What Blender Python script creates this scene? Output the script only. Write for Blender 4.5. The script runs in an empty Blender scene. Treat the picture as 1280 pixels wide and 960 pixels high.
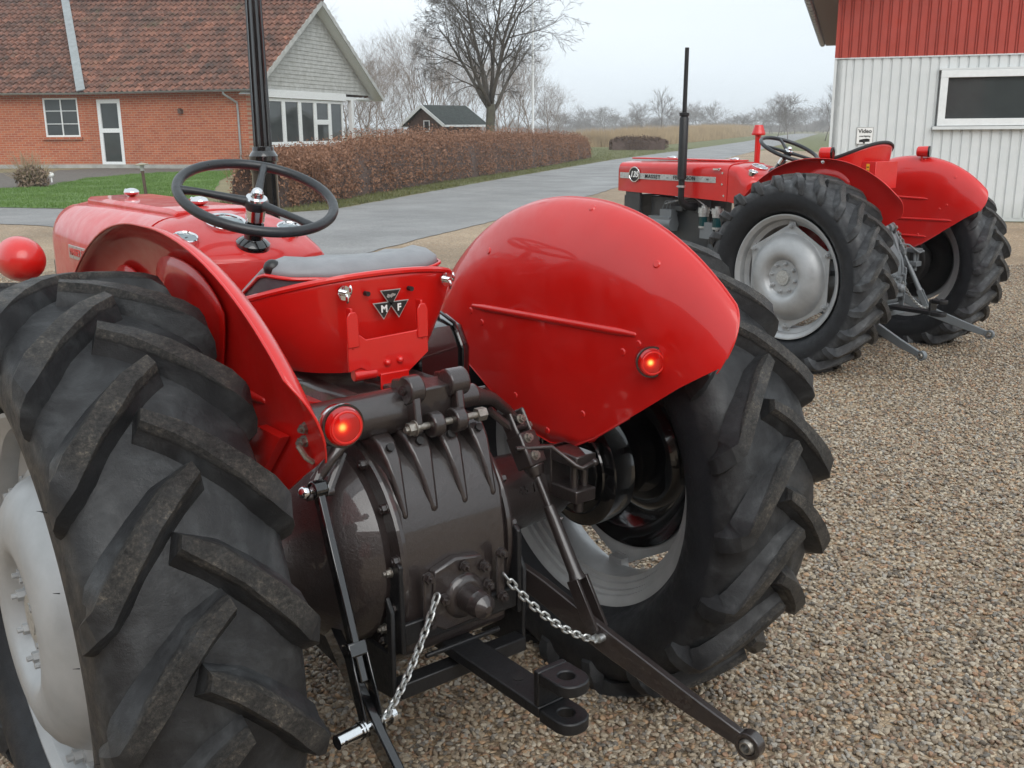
import bpy, math, random
from mathutils import Vector, Matrix, noise
R_ = random.Random
PI = math.pi
sc = bpy.context.scene
col = sc.collection
V = Vector

# ------------------------------------------------------------------ helpers
def tag(o, label=None, cat=None, group=None, kind=None):
    if label: o['label'] = label
    if cat: o['category'] = cat
    if group: o['group'] = group
    if kind: o['kind'] = kind
    return o

def empty(name, loc=(0, 0, 0), rz=0.0):
    o = bpy.data.objects.new(name, None)
    o.empty_display_size = 0.2
    col.objects.link(o); o.location = loc; o.rotation_euler = (0, 0, rz)
    return o

def frame(d):
    d = V(d).normalized()
    a = V((0, 0, 1)) if abs(d.z) < 0.9 else V((1, 0, 0))
    u = a.cross(d).normalized(); w = d.cross(u)
    return u, w, d

class G:
    def __init__(s): s.v = []; s.f = []; s.k = []
    def cut(s): s.k.append((len(s.v), len(s.f))); return s
    def add(s, vs, fs):
        n = len(s.v); s.v.extend([tuple(p) for p in vs]); s.f.extend([tuple(i + n for i in f) for f in fs]); return s
    def box(s, c, d, m=None):
        x, y, z = d[0] / 2, d[1] / 2, d[2] / 2
        vs = [V((a * x, b * y, e * z)) for a in (-1, 1) for b in (-1, 1) for e in (-1, 1)]
        if m is not None: vs = [m @ p for p in vs]
        c = V(c)
        return s.add([p + c for p in vs], [(0, 1, 3, 2), (4, 6, 7, 5), (0, 4, 5, 1), (2, 3, 7, 6), (0, 2, 6, 4), (1, 5, 7, 3)])
    def beam(s, p, q, w, h, up=(0, 0, 1)):
        p, q = V(p), V(q); d = (q - p); L = d.length; d.normalize()
        u = d.cross(V(up)).normalized(); t = u.cross(d)
        m = Matrix((u, d, t)).transposed()
        return s.box((p + q) / 2, (w, L, h), m)
    def cyl(s, p, q, r, r2=None, n=16, cap=True):
        p, q = V(p), V(q); r2 = r if r2 is None else r2
        u, w, d = frame(q - p)
        vs = []
        for c, rr in ((p, r), (q, r2)):
            for i in range(n):
                a = 2 * PI * i / n; vs.append(c + rr * (math.cos(a) * u + math.sin(a) * w))
        fs = [(i, (i + 1) % n, n + (i + 1) % n, n + i) for i in range(n)]
        if cap: fs += [tuple(range(n))[::-1], tuple(range(n, 2 * n))]
        return s.add(vs, fs)
    def tube(s, pts, r, n=8, closed=False):
        pts = [V(p) for p in pts]; m = len(pts); rings = []
        up = None
        for i, p in enumerate(pts):
            a = pts[(i - 1) % m] if (closed or i) else p
            b = pts[(i + 1) % m] if (closed or i < m - 1) else p
            d = (b - a).normalized()
            if up is None: up = frame(d)[0]
            up = (up - d * up.dot(d)).normalized(); w = d.cross(up)
            rr = r[i] if isinstance(r, (list, tuple)) else r
            rings.append([p + rr * (math.cos(2 * PI * k / n) * up + math.sin(2 * PI * k / n) * w) for k in range(n)])
        return s.loft(rings, closed, not closed)
    def loft(s, rings, closed=False, cap=True, openring=False):
        n = len(rings[0]); m = len(rings); vs = [p for r in rings for p in r]; fs = []
        for i in range(m if closed else m - 1):
            j = (i + 1) % m
            for k in range(n - 1 if openring else n):
                l = (k + 1) % n
                fs.append((i * n + k, i * n + l, j * n + l, j * n + k))
        if cap and not openring:
            fs += [tuple(range(n))[::-1], tuple((m - 1) * n + k for k in range(n))]
        return s.add(vs, fs)
    def lathe(s, prof, c, axis=(1, 0, 0), n=64, close=False):
        # prof: (along axis, radius)
        u, w, d = frame(axis); c = V(c); rings = []
        for i in range(n):
            a = 2 * PI * i / n; e = math.cos(a) * u + math.sin(a) * w
            rings.append([c + d * o + e * r for o, r in prof])
        return s.loft(rings, True, False, openring=not close)
    def prism(s, poly, a, b, ax='x'):
        def mk(p, t):
            return {'x': (t, p[0], p[1]), 'y': (p[0], t, p[1]), 'z': (p[0], p[1], t)}[ax]
        n = len(poly)
        return s.add([mk(p, a) for p in poly] + [mk(p, b) for p in poly],
                     [(i, (i + 1) % n, n + (i + 1) % n, n + i) for i in range(n)] + [tuple(range(n))[::-1], tuple(range(n, 2 * n))])
    def ball(s, c, r, sc_=(1, 1, 1), n=16, z0=-1.0):
        c = V(c); m = n // 2; rings = []
        for i in range(m + 1):
            t = -PI / 2 + PI * i / m
            if math.sin(t) < z0: continue
            rings.append([c + V((math.cos(t) * math.cos(2 * PI * k / n) * r * sc_[0], math.cos(t) * math.sin(2 * PI * k / n) * r * sc_[1], math.sin(t) * r * sc_[2])) for k in range(n)])
        return s.loft(rings, False, True)
    def bolt(s, p, d, r=0.012, h=0.01, stud=0.006):
        p = V(p); d = V(d).normalized()
        s.cyl(p, p + d * 0.003, r * 1.25, n=12)
        s.cyl(p + d * 0.003, p + d * (0.003 + h), r, n=6)
        if stud: s.cyl(p + d * h, p + d * (h + 0.003 + stud), r * 0.5, n=8)
        return s
    def tf(s, m): s.v = [tuple(m @ V(p)) for p in s.v]; return s
    def mirx(s):
        s.v = [(-x, y, z) for x, y, z in s.v]; s.f = [tuple(reversed(f)) for f in s.f]; return s
    def build(s, name, mat, parent=None, sharp=38, bevel=0, solid=0, smooth=True, fix=True, loc=None):
        me = bpy.data.meshes.new(name); me.from_pydata(s.v, [], s.f)
        if fix and len(s.f) < 60000:
            import bmesh
            bm = bmesh.new(); bm.from_mesh(me); bmesh.ops.remove_doubles(bm, verts=bm.verts, dist=1e-5)
            bmesh.ops.recalc_face_normals(bm, faces=bm.faces); bm.to_mesh(me); bm.free()
        me.validate()
        if smooth:
            me.shade_smooth()
            if sharp: me.set_sharp_from_angle(angle=math.radians(sharp))
        me.materials.append(mat)
        o = bpy.data.objects.new(name, me); col.objects.link(o)
        if loc is not None: o.location = loc
        if parent is not None: o.parent = parent
        if solid:
            m = o.modifiers.new('s', 'SOLIDIFY'); m.thickness = abs(solid); m.offset = 0 if solid > 0 else 1
        if bevel:
            m = o.modifiers.new('b', 'BEVEL'); m.width = bevel; m.segments = 2; m.limit_method = 'ANGLE'; m.angle_limit = math.radians(40)
            m.harden_normals = False
        return o

def pieces(g, name, mat, parent, **k):
    a = (0, 0); out = []
    for b in g.k + [(len(g.v), len(g.f))]:
        if b[0] > a[0]:
            h = G(); h.v = g.v[a[0]:b[0]]; h.f = [tuple(i - a[0] for i in f) for f in g.f[a[1]:b[1]]]; out.append(h.build(name, mat, parent, **k))
        a = b
    return out

def text(name, body, size, m, mat, parent=None, extrude=0.001, spacing=1.0, shear=0.0, xs=1.0, bold=0.0):
    cu = bpy.data.curves.new(name, 'FONT'); cu.body = body; cu.size = size; cu.extrude = extrude
    cu.align_x = 'CENTER'; cu.align_y = 'CENTER'; cu.space_character = spacing; cu.shear = shear; cu.offset = bold
    cu.resolution_u = 3
    o = bpy.data.objects.new(name, cu); col.objects.link(o)
    bpy.context.view_layer.update()
    me = bpy.data.meshes.new_from_object(o); col.objects.unlink(o); bpy.data.objects.remove(o)
    me.transform(m @ Matrix.Diagonal((xs, 1, 1, 1))); me.materials.clear(); me.materials.append(mat); me.name = name
    o = bpy.data.objects.new(name, me); col.objects.link(o)
    if parent is not None: o.parent = parent
    return o

def basis(o, x, y):
    x = V(x).normalized(); y = V(y).normalized(); z = x.cross(y).normalized(); y = z.cross(x)
    m = Matrix((x, y, z)).transposed().to_4x4(); m.translation = V(o); return m

# ------------------------------------------------------------------ materials
class Mat:
    def __init__(s, name):
        s.m = bpy.data.materials.new(name); s.m.use_nodes = True; s.t = s.m.node_tree; s.n = s.t.nodes; s.l = s.t.links
        s.b = s.n['Principled BSDF']
    def node(s, ty, **k):
        n = s.n.new(ty)
        for a, v in k.items():
            if a.startswith('_'): setattr(n, a[1:], v)
            else: n.inputs[a.replace('__', ' ')].default_value = v
        return n
    def set(s, **k):
        for a, v in k.items(): s.b.inputs[a.replace('__', ' ')].default_value = v
        return s
    def co(s, kind='Object'):
        return s.node('ShaderNodeTexCoord').outputs[kind]
    def noise(s, scale, detail=4, rough=0.6, co=None, dist=0):
        n = s.node('ShaderNodeTexNoise', Scale=scale, Detail=detail, Roughness=rough, Distortion=dist)
        s.l.new(co if co is not None else s.co(), n.inputs['Vector']); return n.outputs['Fac']
    def ramp(s, fac, stops, interp='LINEAR'):
        r = s.node('ShaderNodeValToRGB'); cr = r.color_ramp; cr.interpolation = interp
        while len(cr.elements) < len(stops): cr.elements.new(0.5)
        for e, (p, c) in zip(cr.elements, stops):
            e.position = p; e.color = (c[0], c[1], c[2], 1) if isinstance(c, (tuple, list)) else (c, c, c, 1)
        s.l.new(fac, r.inputs[0]); return r.outputs[0]
    def mix(s, fac, a, b, mode='MIX'):
        n = s.node('ShaderNodeMix', _data_type='RGBA', _blend_type=mode)
        for i, x in ((0, fac), (6, a), (7, b)):
            if hasattr(x, 'is_linked') or hasattr(x, 'links'): s.l.new(x, n.inputs[i])
            elif i == 0: n.inputs[0].default_value = x
            else: n.inputs[i].default_value = (x[0], x[1], x[2], 1)
        return n.outputs[2]
    def math(s, op, a, b=0.0, clamp=False):
        n = s.node('ShaderNodeMath', _operation=op, _use_clamp=clamp)
        for i, x in ((0, a), (1, b)):
            if hasattr(x, 'links'): s.l.new(x, n.inputs[i])
            else: n.inputs[i].default_value = x
        return n.outputs[0]
    def col(s, c):
        if hasattr(c, 'links'): s.l.new(c, s.b.inputs['Base Color'])
        else: s.b.inputs['Base Color'].default_value = (*c, 1)
        return s
    def rough(s, x):
        if hasattr(x, 'links'): s.l.new(x, s.b.inputs['Roughness'])
        else: s.b.inputs['Roughness'].default_value = x
        return s
    def bump(s, h, strength=0.3, dist=0.01):
        b = s.node('ShaderNodeBump', Strength=strength, Distance=dist); s.l.new(h, b.inputs['Height'])
        if s.b.inputs['Normal'].is_linked: s.l.new(s.b.inputs['Normal'].links[0].from_socket, b.inputs['Normal'])
        s.l.new(b.outputs[0], s.b.inputs['Normal']); return s

def simple(name, c, rough=0.5, metal=0.0, var=0.12, vs=30, bump=0.0, bs=200, coat=0.0, **k):
    M = Mat(name); n = M.noise(vs, 5)
    a = tuple(x * (1 - var) for x in c); b = tuple(min(1, x * (1 + var)) for x in c)
    M.col(M.ramp(n, [(0.3, a), (0.7, b)])); M.set(Metallic=metal, **k)
    n2 = M.noise(vs * 2.3, 4)
    M.rough(M.ramp(n2, [(0.3, max(0.02, rough * 0.8)), (0.7, min(1, rough * 1.25))]))
    if coat: M.set(Coat__Weight=coat, Coat__Roughness=0.04)
    if bump: M.bump(M.noise(bs, 3), bump, 0.004)
    return M.m

def paint(name, c, orange=0.02, rough=0.22, coat=.9, cast=0):
    M = Mat(name); n = M.noise(3, 5)
    M.col(M.ramp(n, [(0.3, tuple(x * 0.9 for x in c)), (0.7, tuple(x * 1.06 for x in c))]))
    sp = M.noise(120, 6, 0.75)
    M.rough(M.ramp(M.noise(14, 6), [(0.35, rough * 0.8), (0.75, rough * 1.6)]))
    M.set(Coat__Weight=coat, Coat__Roughness=0.035, Coat__IOR=1.55)
    M.set(Specular__IOR__Level=0.5)
    M.l.new(M.ramp(M.noise(7, 8, .8), [(.38, .02), (.60, .05), (.76, .20)]), M.b.inputs['Coat Roughness'])
    M.bump(M.noise(28, 3), orange, 0.01); M.bump(M.noise(260, 2), orange * 1.5, 0.001)
    if cast: M.bump(M.noise(95, 6, .75), cast, .0035)
    return M.m

MT = {}
MT['red'] = paint('red_paint', (0.60, 0.007, 0.004), .006, .36, .62)
MT['brown'] = paint('brown_grey_paint', (0.026, 0.019, 0.018), 0.06, 0.36, .85, .55)
MT['grey'] = paint('grey_paint', (0.15, 0.165, 0.175), 0.08, 0.45, .3, .4)
MT['enginegrey'] = paint('dark_engine_grey', (0.035, 0.038, 0.040), 0.08, 0.45, .3, .5)
MT['mattblack'] = simple('satin_black_paint', (.009, .009, .010), .42, 0, .2, 30, .3, 120)
MT['blackpaint'] = paint('black_paint', (0.005, 0.005, 0.0055), 0.05, 0.16)
M = Mat('silver_paint'); n = M.noise(9, 5)
M.col(M.ramp(n, [(0.3, (0.33, 0.34, 0.345)), (0.7, (0.44, 0.45, 0.455))])).set(Metallic=0.35).rough(M.ramp(M.noise(20, 5), [(0.3, 0.36), (0.7, 0.55)]))
M.bump(M.noise(60, 5, 0.7), 0.10, 0.004); MT['silver'] = M.m
MT['chrome'] = simple('chrome', (0.75, 0.76, 0.77), 0.12, 1.0, 0.05)
MT['zinc'] = simple('zinc_plated_steel', (0.52, 0.53, 0.52), 0.38, 0.9, 0.25, 120, 0.2)
MT['steel'] = simple('worn_steel', (0.30, 0.28, 0.25), 0.42, 0.8, 0.35, 90, 0.3)
MT['plastic'] = simple('black_rim_plastic', (0.022, 0.025, 0.028), 0.34, 0, 0.2, 40, 0.05)
MT['dark'] = simple('dark_void_metal', (0.012, 0.011, 0.011), 0.5)
MT['seat_grey'] = simple('grey_vinyl', (0.235, 0.243, 0.255), 0.42, 0, 0.1, 20, 0.15, 300)
MT['seat_dark'] = simple('dark_grey_vinyl', (0.075, 0.08, 0.09), 0.45, 0, 0.1, 20, 0.15, 300)
MT['glassgauge'] = simple('gauge_glass', (0.22, 0.27, 0.29), 0.08, 0, 0.08, 30)
MT['yellow'] = simple('yellow_sticker', (0.75, 0.42, 0.02), 0.5)
MT['white'] = simple('white_decal', (0.78, 0.78, 0.76), 0.4, 0, 0.04)
MT['decal'] = simple('silver_decal', (0.50, 0.51, 0.50), 0.3, 0.5, 0.06)
MT['blackdecal'] = simple('black_decal', (0.012, 0.012, 0.012), 0.35)
MT['rubber_black'] = simple('black_rubber', (0.018, 0.018, 0.019), 0.55)
MT['teal'] = simple('fuel_bowl_glass', (0.008, 0.045, 0.05), 0.08, 0, 0.1)

def lens_mat(name, c):
    M = Mat(name); M.col((0.30, 0.002, 0.002)).rough(0.08).set(Coat__Weight=.8)
    d = M.node('ShaderNodeVectorMath', _operation='DISTANCE'); M.l.new(M.co(), d.inputs[0]); d.inputs[1].default_value = tuple(c)
    k = M.math('MULTIPLY', d.outputs['Value'], 25.0)
    w = M.node('ShaderNodeTexWave', Scale=160.0, Distortion=2.0, Detail=1.0, _wave_type='BANDS'); M.l.new(M.co(), w.inputs['Vector'])
    M.l.new(M.ramp(k, [(.0, (1, .50, .12)), (.16, (1, .16, .03)), (.3, (1, .01, .004))]), M.b.inputs['Emission Color'])
    e = M.ramp(k, [(.0, 1.0), (.13, .85), (.22, .22), (.42, .07), (.80, .02)])
    M.l.new(M.math('MULTIPLY', M.math('MULTIPLY', e, 2.0), M.ramp(w.outputs['Fac'], [(.2, .55), (.8, 1.1)])), M.b.inputs['Emission Strength'])
    return M.m
def tyre_mat(name, dusty, lift=1.0):
    M = Mat(name); co = M.co()
    sx = M.node('ShaderNodeSeparateXYZ'); M.l.new(co, sx.inputs[0])
    r = M.math('POWER', M.math('ADD', M.math('POWER', sx.outputs[1], 2), M.math('POWER', sx.outputs[2], 2)), 0.5)
    base = M.ramp(M.noise(11, 7, 0.65, co, 0.6), [(0.25, (0.009, 0.009, 0.010)), (0.48, (0.021, 0.0215, 0.023)), (0.62, (0.040, 0.042, 0.044)), (0.78, (0.085, 0.088, 0.092))])
    side = M.ramp(M.noise(14, 4, 0.6, co), [(0.3, (0.008, 0.009, 0.011)), (0.7, (0.015, 0.016, 0.019))])
    if lift != 1: base = M.mix(1.0, base, (lift, lift, lift), 'MULTIPLY')
    fs = M.ramp(r, [(0.512, 0.0), (0.530, 1.0)])
    c1 = M.mix(fs, side, base)
    # worn dirty lug faces with grit trodden in
    worn = M.ramp(M.math('ADD', M.math('MULTIPLY', M.noise(150, 6, 0.8, co), .65), M.math('MULTIPLY', M.noise(22, 5, 0.7, co), .35)), [(0.38, (0.013, 0.0125, 0.012)), (0.48, (0.036, 0.034, 0.032)), (0.55, (0.066, 0.060, 0.053)), (0.60, (0.12, 0.105, 0.085)), (0.66, (0.28, 0.24, 0.19))])
    fl = M.math('MULTIPLY', M.ramp(r, [(0.6165, 0.0), (0.6225, 1.0)]), M.ramp(M.noise(9, 6, 0.7, co), [(0.32, 0.35), (0.5, dusty)]))
    c2 = M.mix(fl, c1, worn)
    M.col(c2)
    M.rough(M.ramp(M.noise(30, 5, 0.6, co), [(0.3, 0.34), (0.7, 0.66)]))
    M.set(Specular__IOR__Level=0.36)
    h = M.math('MULTIPLY', M.noise(230, 8, 0.8, co), fl)
    M.bump(h, 0.9, 0.006); M.bump(M.noise(22, 7, 0.75, co), 0.45, 0.006); M.bump(M.noise(420, 4, 0.6, co), 0.18, 0.0015)
    return M.m
MT['tyre1'] = tyre_mat('worn_tyre_rubber', 1.0)
MT['tyre2'] = tyre_mat('dusty_tyre_rubber', 0.8, 1.9)

M = Mat('red_lens'); M.col((0.42, 0.004, 0.004)).rough(0.08).set(Coat__Weight=1.0)
M.b.inputs['Emission Color'].default_value = (1, 0.02, 0.01, 1); M.b.inputs['Emission Strength'].default_value = 0.15; MT['lens'] = M.m
M = Mat('lit_bulb'); M.b.inputs['Emission Color'].default_value = (1, 0.10, 0.02, 1); M.b.inputs['Emission Strength'].default_value = 3.2; MT['bulb'] = M.m
M = Mat('lamp_ring'); M.b.inputs['Emission Color'].default_value = (1, 0.03, 0.01, 1); M.b.inputs['Emission Strength'].default_value = .35; M.col((0.6, 0.02, 0.01)); MT['glow'] = M.m
MT['darklens'] = simple('dark_lens', (0.02, 0.012, 0.012), 0.1)

# ------------------------------------------------------------------ tractor
H = 0.5906
XC = 0.672       # tyre centre
def wheel(T, s, nl, phase, tmat, rad=1.0):
    """s=+1 right, -1 left; built about its own hub so object coordinates suit the rubber"""
    def M_(g):  # local: +o = outward
        return g if s > 0 else g.mirx()
    hub = (s * XC, 0, H)
    rim = G()
    prof = [(-.088, .388), (-.082, .388), (-.078, .380), (-.072, .366), (-.060, .360), (-.046, .357), (-.040, .345), (-.030, .328), (.030, .326), (.044, .330), (.056, .350), (.062, .358),
            (.080, .360), (.098, .366), (.106, .378), (.112, .388), (.118, .388), (.118, .380), (.108, .366), (.102, .358), (.082, .352), (.068, .350), (.062, .340), (.052, .322), (.034, .318), (-.034, .320),
            (-.036, .332), (-.047, .336), (-.050, .349), (-.064, .351), (-.067, .360), (-.078, .362), (-.086, .376)]
    rim.lathe(prof, (0, 0, 0), n=96, close=True)
    # rim loops that carry the disc bolts
    for k in range(6):
        a = math.radians(60 * k + 30)
        c = V((0.055, math.cos(a) * .322, math.sin(a) * .322)); e = V((0, math.cos(a), math.sin(a))); t = V((0, -math.sin(a), math.cos(a)))
        rim.box(c + e * (-.006), (.030, .05, .03), Matrix((V((1, 0, 0)), t, e)).transposed())
    M_(rim)
    R = rim.build('rear_wheel', MT['silver'], T, sharp=30, loc=hub)
    # disc
    d = G(); n = 96
    dprof = [(.122, .000), (.122, .108), (.128, .114), (.144, .124), (.154, .138), (.156, .158), (.154, .182), (.146, .210), (.130, .236), (.108, .255), (.088, .264), (.077, .267), (.074, .271)]
    rings = []
    for i in range(n):
        a = 2 * PI * i / n
        
        w = abs(((math.degrees(a)) % 60) - 30)
        ro = min(.328, .288 / math.cos(math.radians(30 - w)))
        pr = dprof + [(.075, (.270 + ro) / 2), (.074, ro), (.068, ro), (.068, .268), (.074, .260), (.090, .252), (.112, .234), (.134, .206), (.146, .178), (.148, .155), (.147, .140), (.138, .130), (.122, .120), (.116, .112), (.116, .0)]
        rings.append([V((o, r * math.cos(a), r * math.sin(a))) for o, r in pr])
    d.loft(rings, True, False, openring=True)
    M_(d); d.build('wheel_disc', MT['silver'], R, sharp=40)
    db = G(); db.lathe([(.112, 0), (.112, .115), (.134, .131), (.143, .155), (.140, .176), (.128, .204), (.106, .231), (.084, .249), (.066, .258), (.060, .262)], (0, 0, 0), n=72)
    M_(db); db.build('disc_back', MT['blackpaint'] if T.get('var') == 1 else MT['dark'], R)
    h = G()
    h.cyl((.120, 0, 0), (.134, 0, 0), .052, .046, n=32); h.cyl((.134, 0, 0), (.136, 0, 0), .03, n=24)
    M_(h); h.build('hub_cap', MT['zinc'], R)
    nu = G()
    for k in range(8):
        a = math.radians(45 * k + 10); nu.bolt((.121, .0875 * math.cos(a), .0875 * math.sin(a)), (1, 0, 0), .0115, .014, .010); nu.cut()
    M_(nu); pieces(nu, 'wheel_nut', MT['silver'], R)
    for k in range(6):
        a = math.radians(60 * k + 30); b = G()
        e = V((0, math.cos(a), math.sin(a)))
        b.bolt(V((.074, 0, 0)) + e * .312, (1, 0, 0), .016, .016, .012)
        b.box(V((.066, 0, 0)) + e * .318, (.006, .045, .045), Matrix.Rotation(a, 3, 'X'))
        M_(b); b.build('rim_bolt', MT['silver'], R)
    dr = G(); dr.lathe([(-.215, .0), (-.215, .085), (-.155, .088), (-.128, .100), (-.122, .148), (-.114, .158), (-.05, .160), (-.045, .14), (.0, .13), (.10, .09), (.10, 0)], (0, 0, 0), n=64)
    dr.lathe([(-.122, .118), (-.130, .122), (-.122, .126)], (0, 0, 0), n=48)
    M_(dr); dr.build('brake_drum', MT['blackpaint'] if T.get('var') == 1 else MT['dark'], R)
    # tyre
    ty = G()
    half = [(.161, .480), (.160, .510), (.157, .530), (.155, .545), (.149, .560), (.138, .572), (.120, .582), (.090, .589), (.050, .593), (.015, .595)]
    prof = [(-.070, .364), (-.080, .378), (-.092, .392), (-.110, .400), (-.132, .412), (-.149, .434), (-.158, .458)] + [(-o, r) for o, r in half] + [(o, r) for o, r in reversed(half)] + [(.158, .455), (.153, .436), (.144, .416), (.132, .402), (.120, .393), (.112, .380), (.104, .366)]
    ty.lathe(prof, (0, 0, 0), n=120)
    rnd = R_(5 + int(s) + nl)
    top = [(-.026, .6335), (.02, .6335), (.06, .632), (.10, .628), (.13, .623), (.150, .617), (.164, .603), (.171, .580), (.172, .554), (.165, .526)]
    bot = [(-.034, .588), (.02, .588), (.06, .587), (.10, .582), (.125, .575), (.140, .565), (.146, .556), (.150, .548), (.155, .538), (.158, .520)]
    ang = [0, 3.0, 6.6, 10.6, 14.0, 16.6, 17.6, 18.6, 19.4, 20.0]
    if nl > 21: ang = [a * 0.86 for a in ang]
    wt = [.0125, .0135, .0145, .016, .018, .020, .021, .020, .019, .015]
    wb = [.031, .035, .036, .037, .039, .040, .038, .033, .026, .018]
    for side in (1, -1):
        for k in range(nl):
            th0 = phase + 360.0 / nl * (k + (0.5 if side == s else 0.0))
            rings = []
            jj = [rnd.uniform(-.002, .002) for _ in range(4)]
            # subdivide stations
            st = []
            for i in range(len(top)):
                st.append((top[i], bot[i], ang[i], wt[i], wb[i]))
            for i, (tp, bt, an, a_, b_) in enumerate(st):
                # lug slant: direction of travel in (o, theta)
                i0, i1 = max(0, i - 1), min(len(st) - 1, i + 1)
                do = (st[i1][0][0] - st[i0][0][0]); dr_ = (st[i1][0][1] - st[i0][0][1]); da = math.radians(st[i1][2] - st[i0][2]) * .6
                L = math.sqrt(do * do + dr_ * dr_ + da * da) + 1e-6
                ring = []
                for (pt, wv, sg) in ((bt, b_, -1), (tp, a_, -1), (tp, a_, 1), (bt, b_, 1)):
                    w_ = wv + (jj[i % 4] if sg > 0 else -jj[(i + 1) % 4]) * (1 if pt is tp else 0)
                    # widen perpendicular to the lug: along theta by cos, along o by sin
                    so = 0.0
                    bl = (1, 1, 1, 1, 1, .75, .45, .2, .05, 0)[i]; so = sg * w_ * (da / L) * bl
                    sa = sg * w_ * (math.hypot(do, dr_) / L) / pt[1]
                    if i == 0: so *= 0.5
                    o = (pt[0] + so) * side * s      # outward in wheel space before mirroring handled below
                    r = pt[1]
                    th = math.radians(th0 - an) + sa
                    ring.append(V((o, -r * math.cos(th), r * math.sin(th))))
                rings.append(ring)
            ty.loft(rings, False, True)
    # tiny moulding seams and rubber nibs on the sidewall
    nib = R_(9)
    for _ in range(26):
        a = nib.uniform(0, 2 * PI); r = nib.uniform(.42, .52)
        for sd in (-1, 1):
            e = V((0, math.cos(a), math.sin(a))); p = V((sd * .159, 0, 0)) + e * r
            ty.cyl(p, p + V((sd * .010, 0, .003)), .0012, .0004, n=4)
    ty.build('tyre', tmat, R, sharp=32, fix=True, bevel=0.0022)
    return R

RF_POLY = [(-.625, .428), (-.56, .392), (-.454, .328), (-.335, .247), (-.188, .150), (-.112, .111), (-.02, .098), (.056, .11), (.211, .176), (.344, .25), (.47, .285), (.58, .315), (.60, .355)]
def lipr(th):   # th degrees from the rear horizontal
    t = min(1, max(0, (th - 35) / 115)); return .760 - .042 * min(1, t / .45) - .012 * max(0, (t - .45) / .55)
def lipx(th):
    t = min(1, max(0, (th - 35) / 115)); return .515 + .032 * min(1, t / .45) + .010 * max(0, (t - .45) / .55)
PX = .452
def fpoint(th, r):
    rl = lipr(th); a = (r - (rl - .21)) / .21
    x = PX + (0 if a <= 0 else (lipx(th) - PX) * (1 - math.sqrt(max(0, 1 - min(1, a) ** 2.2))))
    t = math.radians(th)
    return V((x, -r * math.cos(t), H + r * math.sin(t)))
def fender(T, s, ribs):
    g = G(); angs = []; rin = []
    pts = []
    for i in range(len(RF_POLY) - 1):
        a, b = RF_POLY[i], RF_POLY[i + 1]; m = max(2, int(math.hypot(b[0] - a[0], b[1] - a[1]) / .012))
        for k in range(m): pts.append((a[0] + (b[0] - a[0]) * k / m, a[1] + (b[1] - a[1]) * k / m))
    pts.append(RF_POLY[-1])
    last = -1
    rows = []
    for (y, z) in pts:
        th = math.degrees(math.atan2(z, -y)); r0 = math.hypot(y, z)
        if th <= last + .05: continue
        last = th; rows.append((th, min(r0, lipr(th) - .004)))
    # refine where the angle step is large
    rr = []
    for i in range(len(rows) - 1):
        a, b = rows[i], rows[i + 1]; m = max(1, int((b[0] - a[0]) / 2.0))
        for k in range(m): rr.append((a[0] + (b[0] - a[0]) * k / m, a[1] + (b[1] - a[1]) * k / m))
    rr.append(rows[-1]); N = 26
    rings = []
    for th, r0 in rr:
        rl = lipr(th) - .000
        # round the two lower corners of the lip
        e = min(th - rr[0][0], rr[-1][0] - th); c = (.090 if th < 90 else .05) * max(0, 1 - e / (9.0 if th < 90 else 6.0)) ** 2.4
        rl -= c
        r0 = min(r0, rl - .004)
        rings.append([fpoint(th, r0 + (rl - r0) * (1 - (1 - k / (N - 1)) ** 1.6)) for k in range(N)])
    lip = [r[-1] for r in rings]; low = [r[0] for r in rings]
    g.loft(rings, False, False, openring=True)
    if s < 0: g.mirx()
    F = g.build('fender', MT['red'], T, sharp=0, solid=.003)
    b = G(); b.tube([q for q, (th, _) in zip(lip, rr) if th > rr[0][0] + 1.5], .0024, 8); b.tube([q for q, (th, _) in zip(low, rr) if th > rr[0][0] + 2.2], .0026, 6)
    # underside stiffener and footwell panel
    b.prism([(.12, .80), (.34, .88), (.36, .98), (.32, 1.03), (.20, 1.05), (.14, 1.0)], .460, .466)
    b.prism([(-.42, .98), (-.33, .98), (-.12, .74), (-.16, .72)], .458, .476)
    if s < 0: b.mirx()
    b.build('fender_lip', MT['red'], F, sharp=45)
    for t0, t1, ra, rb in ((70, 101, .30, .655), (108, 122, .33, .665)):
        q = G(); q.loft([[fpoint(t0 + (t1 - t0) * i / 14, ra + (rb - .05 * abs(2 * i / 14 - 1) ** 3 - ra) * k / 8) + V((.012, 0, 0)) for k in range(9)] for i in range(15)], False, False, openring=True)
        if s < 0: q.mirx()
        q.build('stiffener_panel', MT['red'], F, sharp=0, solid=.004)
    r = G()
    for (y0, z0, y1, z1) in ribs:
        n = 12; R2 = []
        for i in range(n + 1):
            t = i / n; y = y0 + (y1 - y0) * t; z = z0 + (z1 - z0) * t; th = math.degrees(math.atan2(z - H, -y)); rad = math.hypot(y, z - H)
            R2.append(fpoint(th, rad))
        r.tube(R2, [.006] + [.0095] * (n - 1) + [.006], 12)
        r.ball(R2[0], .006, n=10); r.ball(R2[-1], .006, n=10); r.cut()
    if s < 0: r.mirx()
    pieces(r, 'pressed_rib', MT['red'], F)
    rv = G()
    for (y, z) in ((-.11, 1.308 - .02), (.253, 1.187 - .03), (-.355, 1.20 - .02), (.32, .988), (.269, .962), (-.329, .998), (-.279, .971), (.123, .785), (-.144, .792), (-.01, .718)):
        th = math.degrees(math.atan2(z - H, -y)); rad = math.hypot(y, z - H); p = fpoint(th, rad); nn = (fpoint(th + 1, rad) - fpoint(th - 1, rad)).cross(fpoint(th, rad + .01) - fpoint(th, rad - .01)).normalized()
        if nn.x > 0: nn = -nn
        rv.cyl(p, p + nn * .004, .011, .007, n=12); rv.cut()
    if s < 0: rv.mirx()
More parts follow.
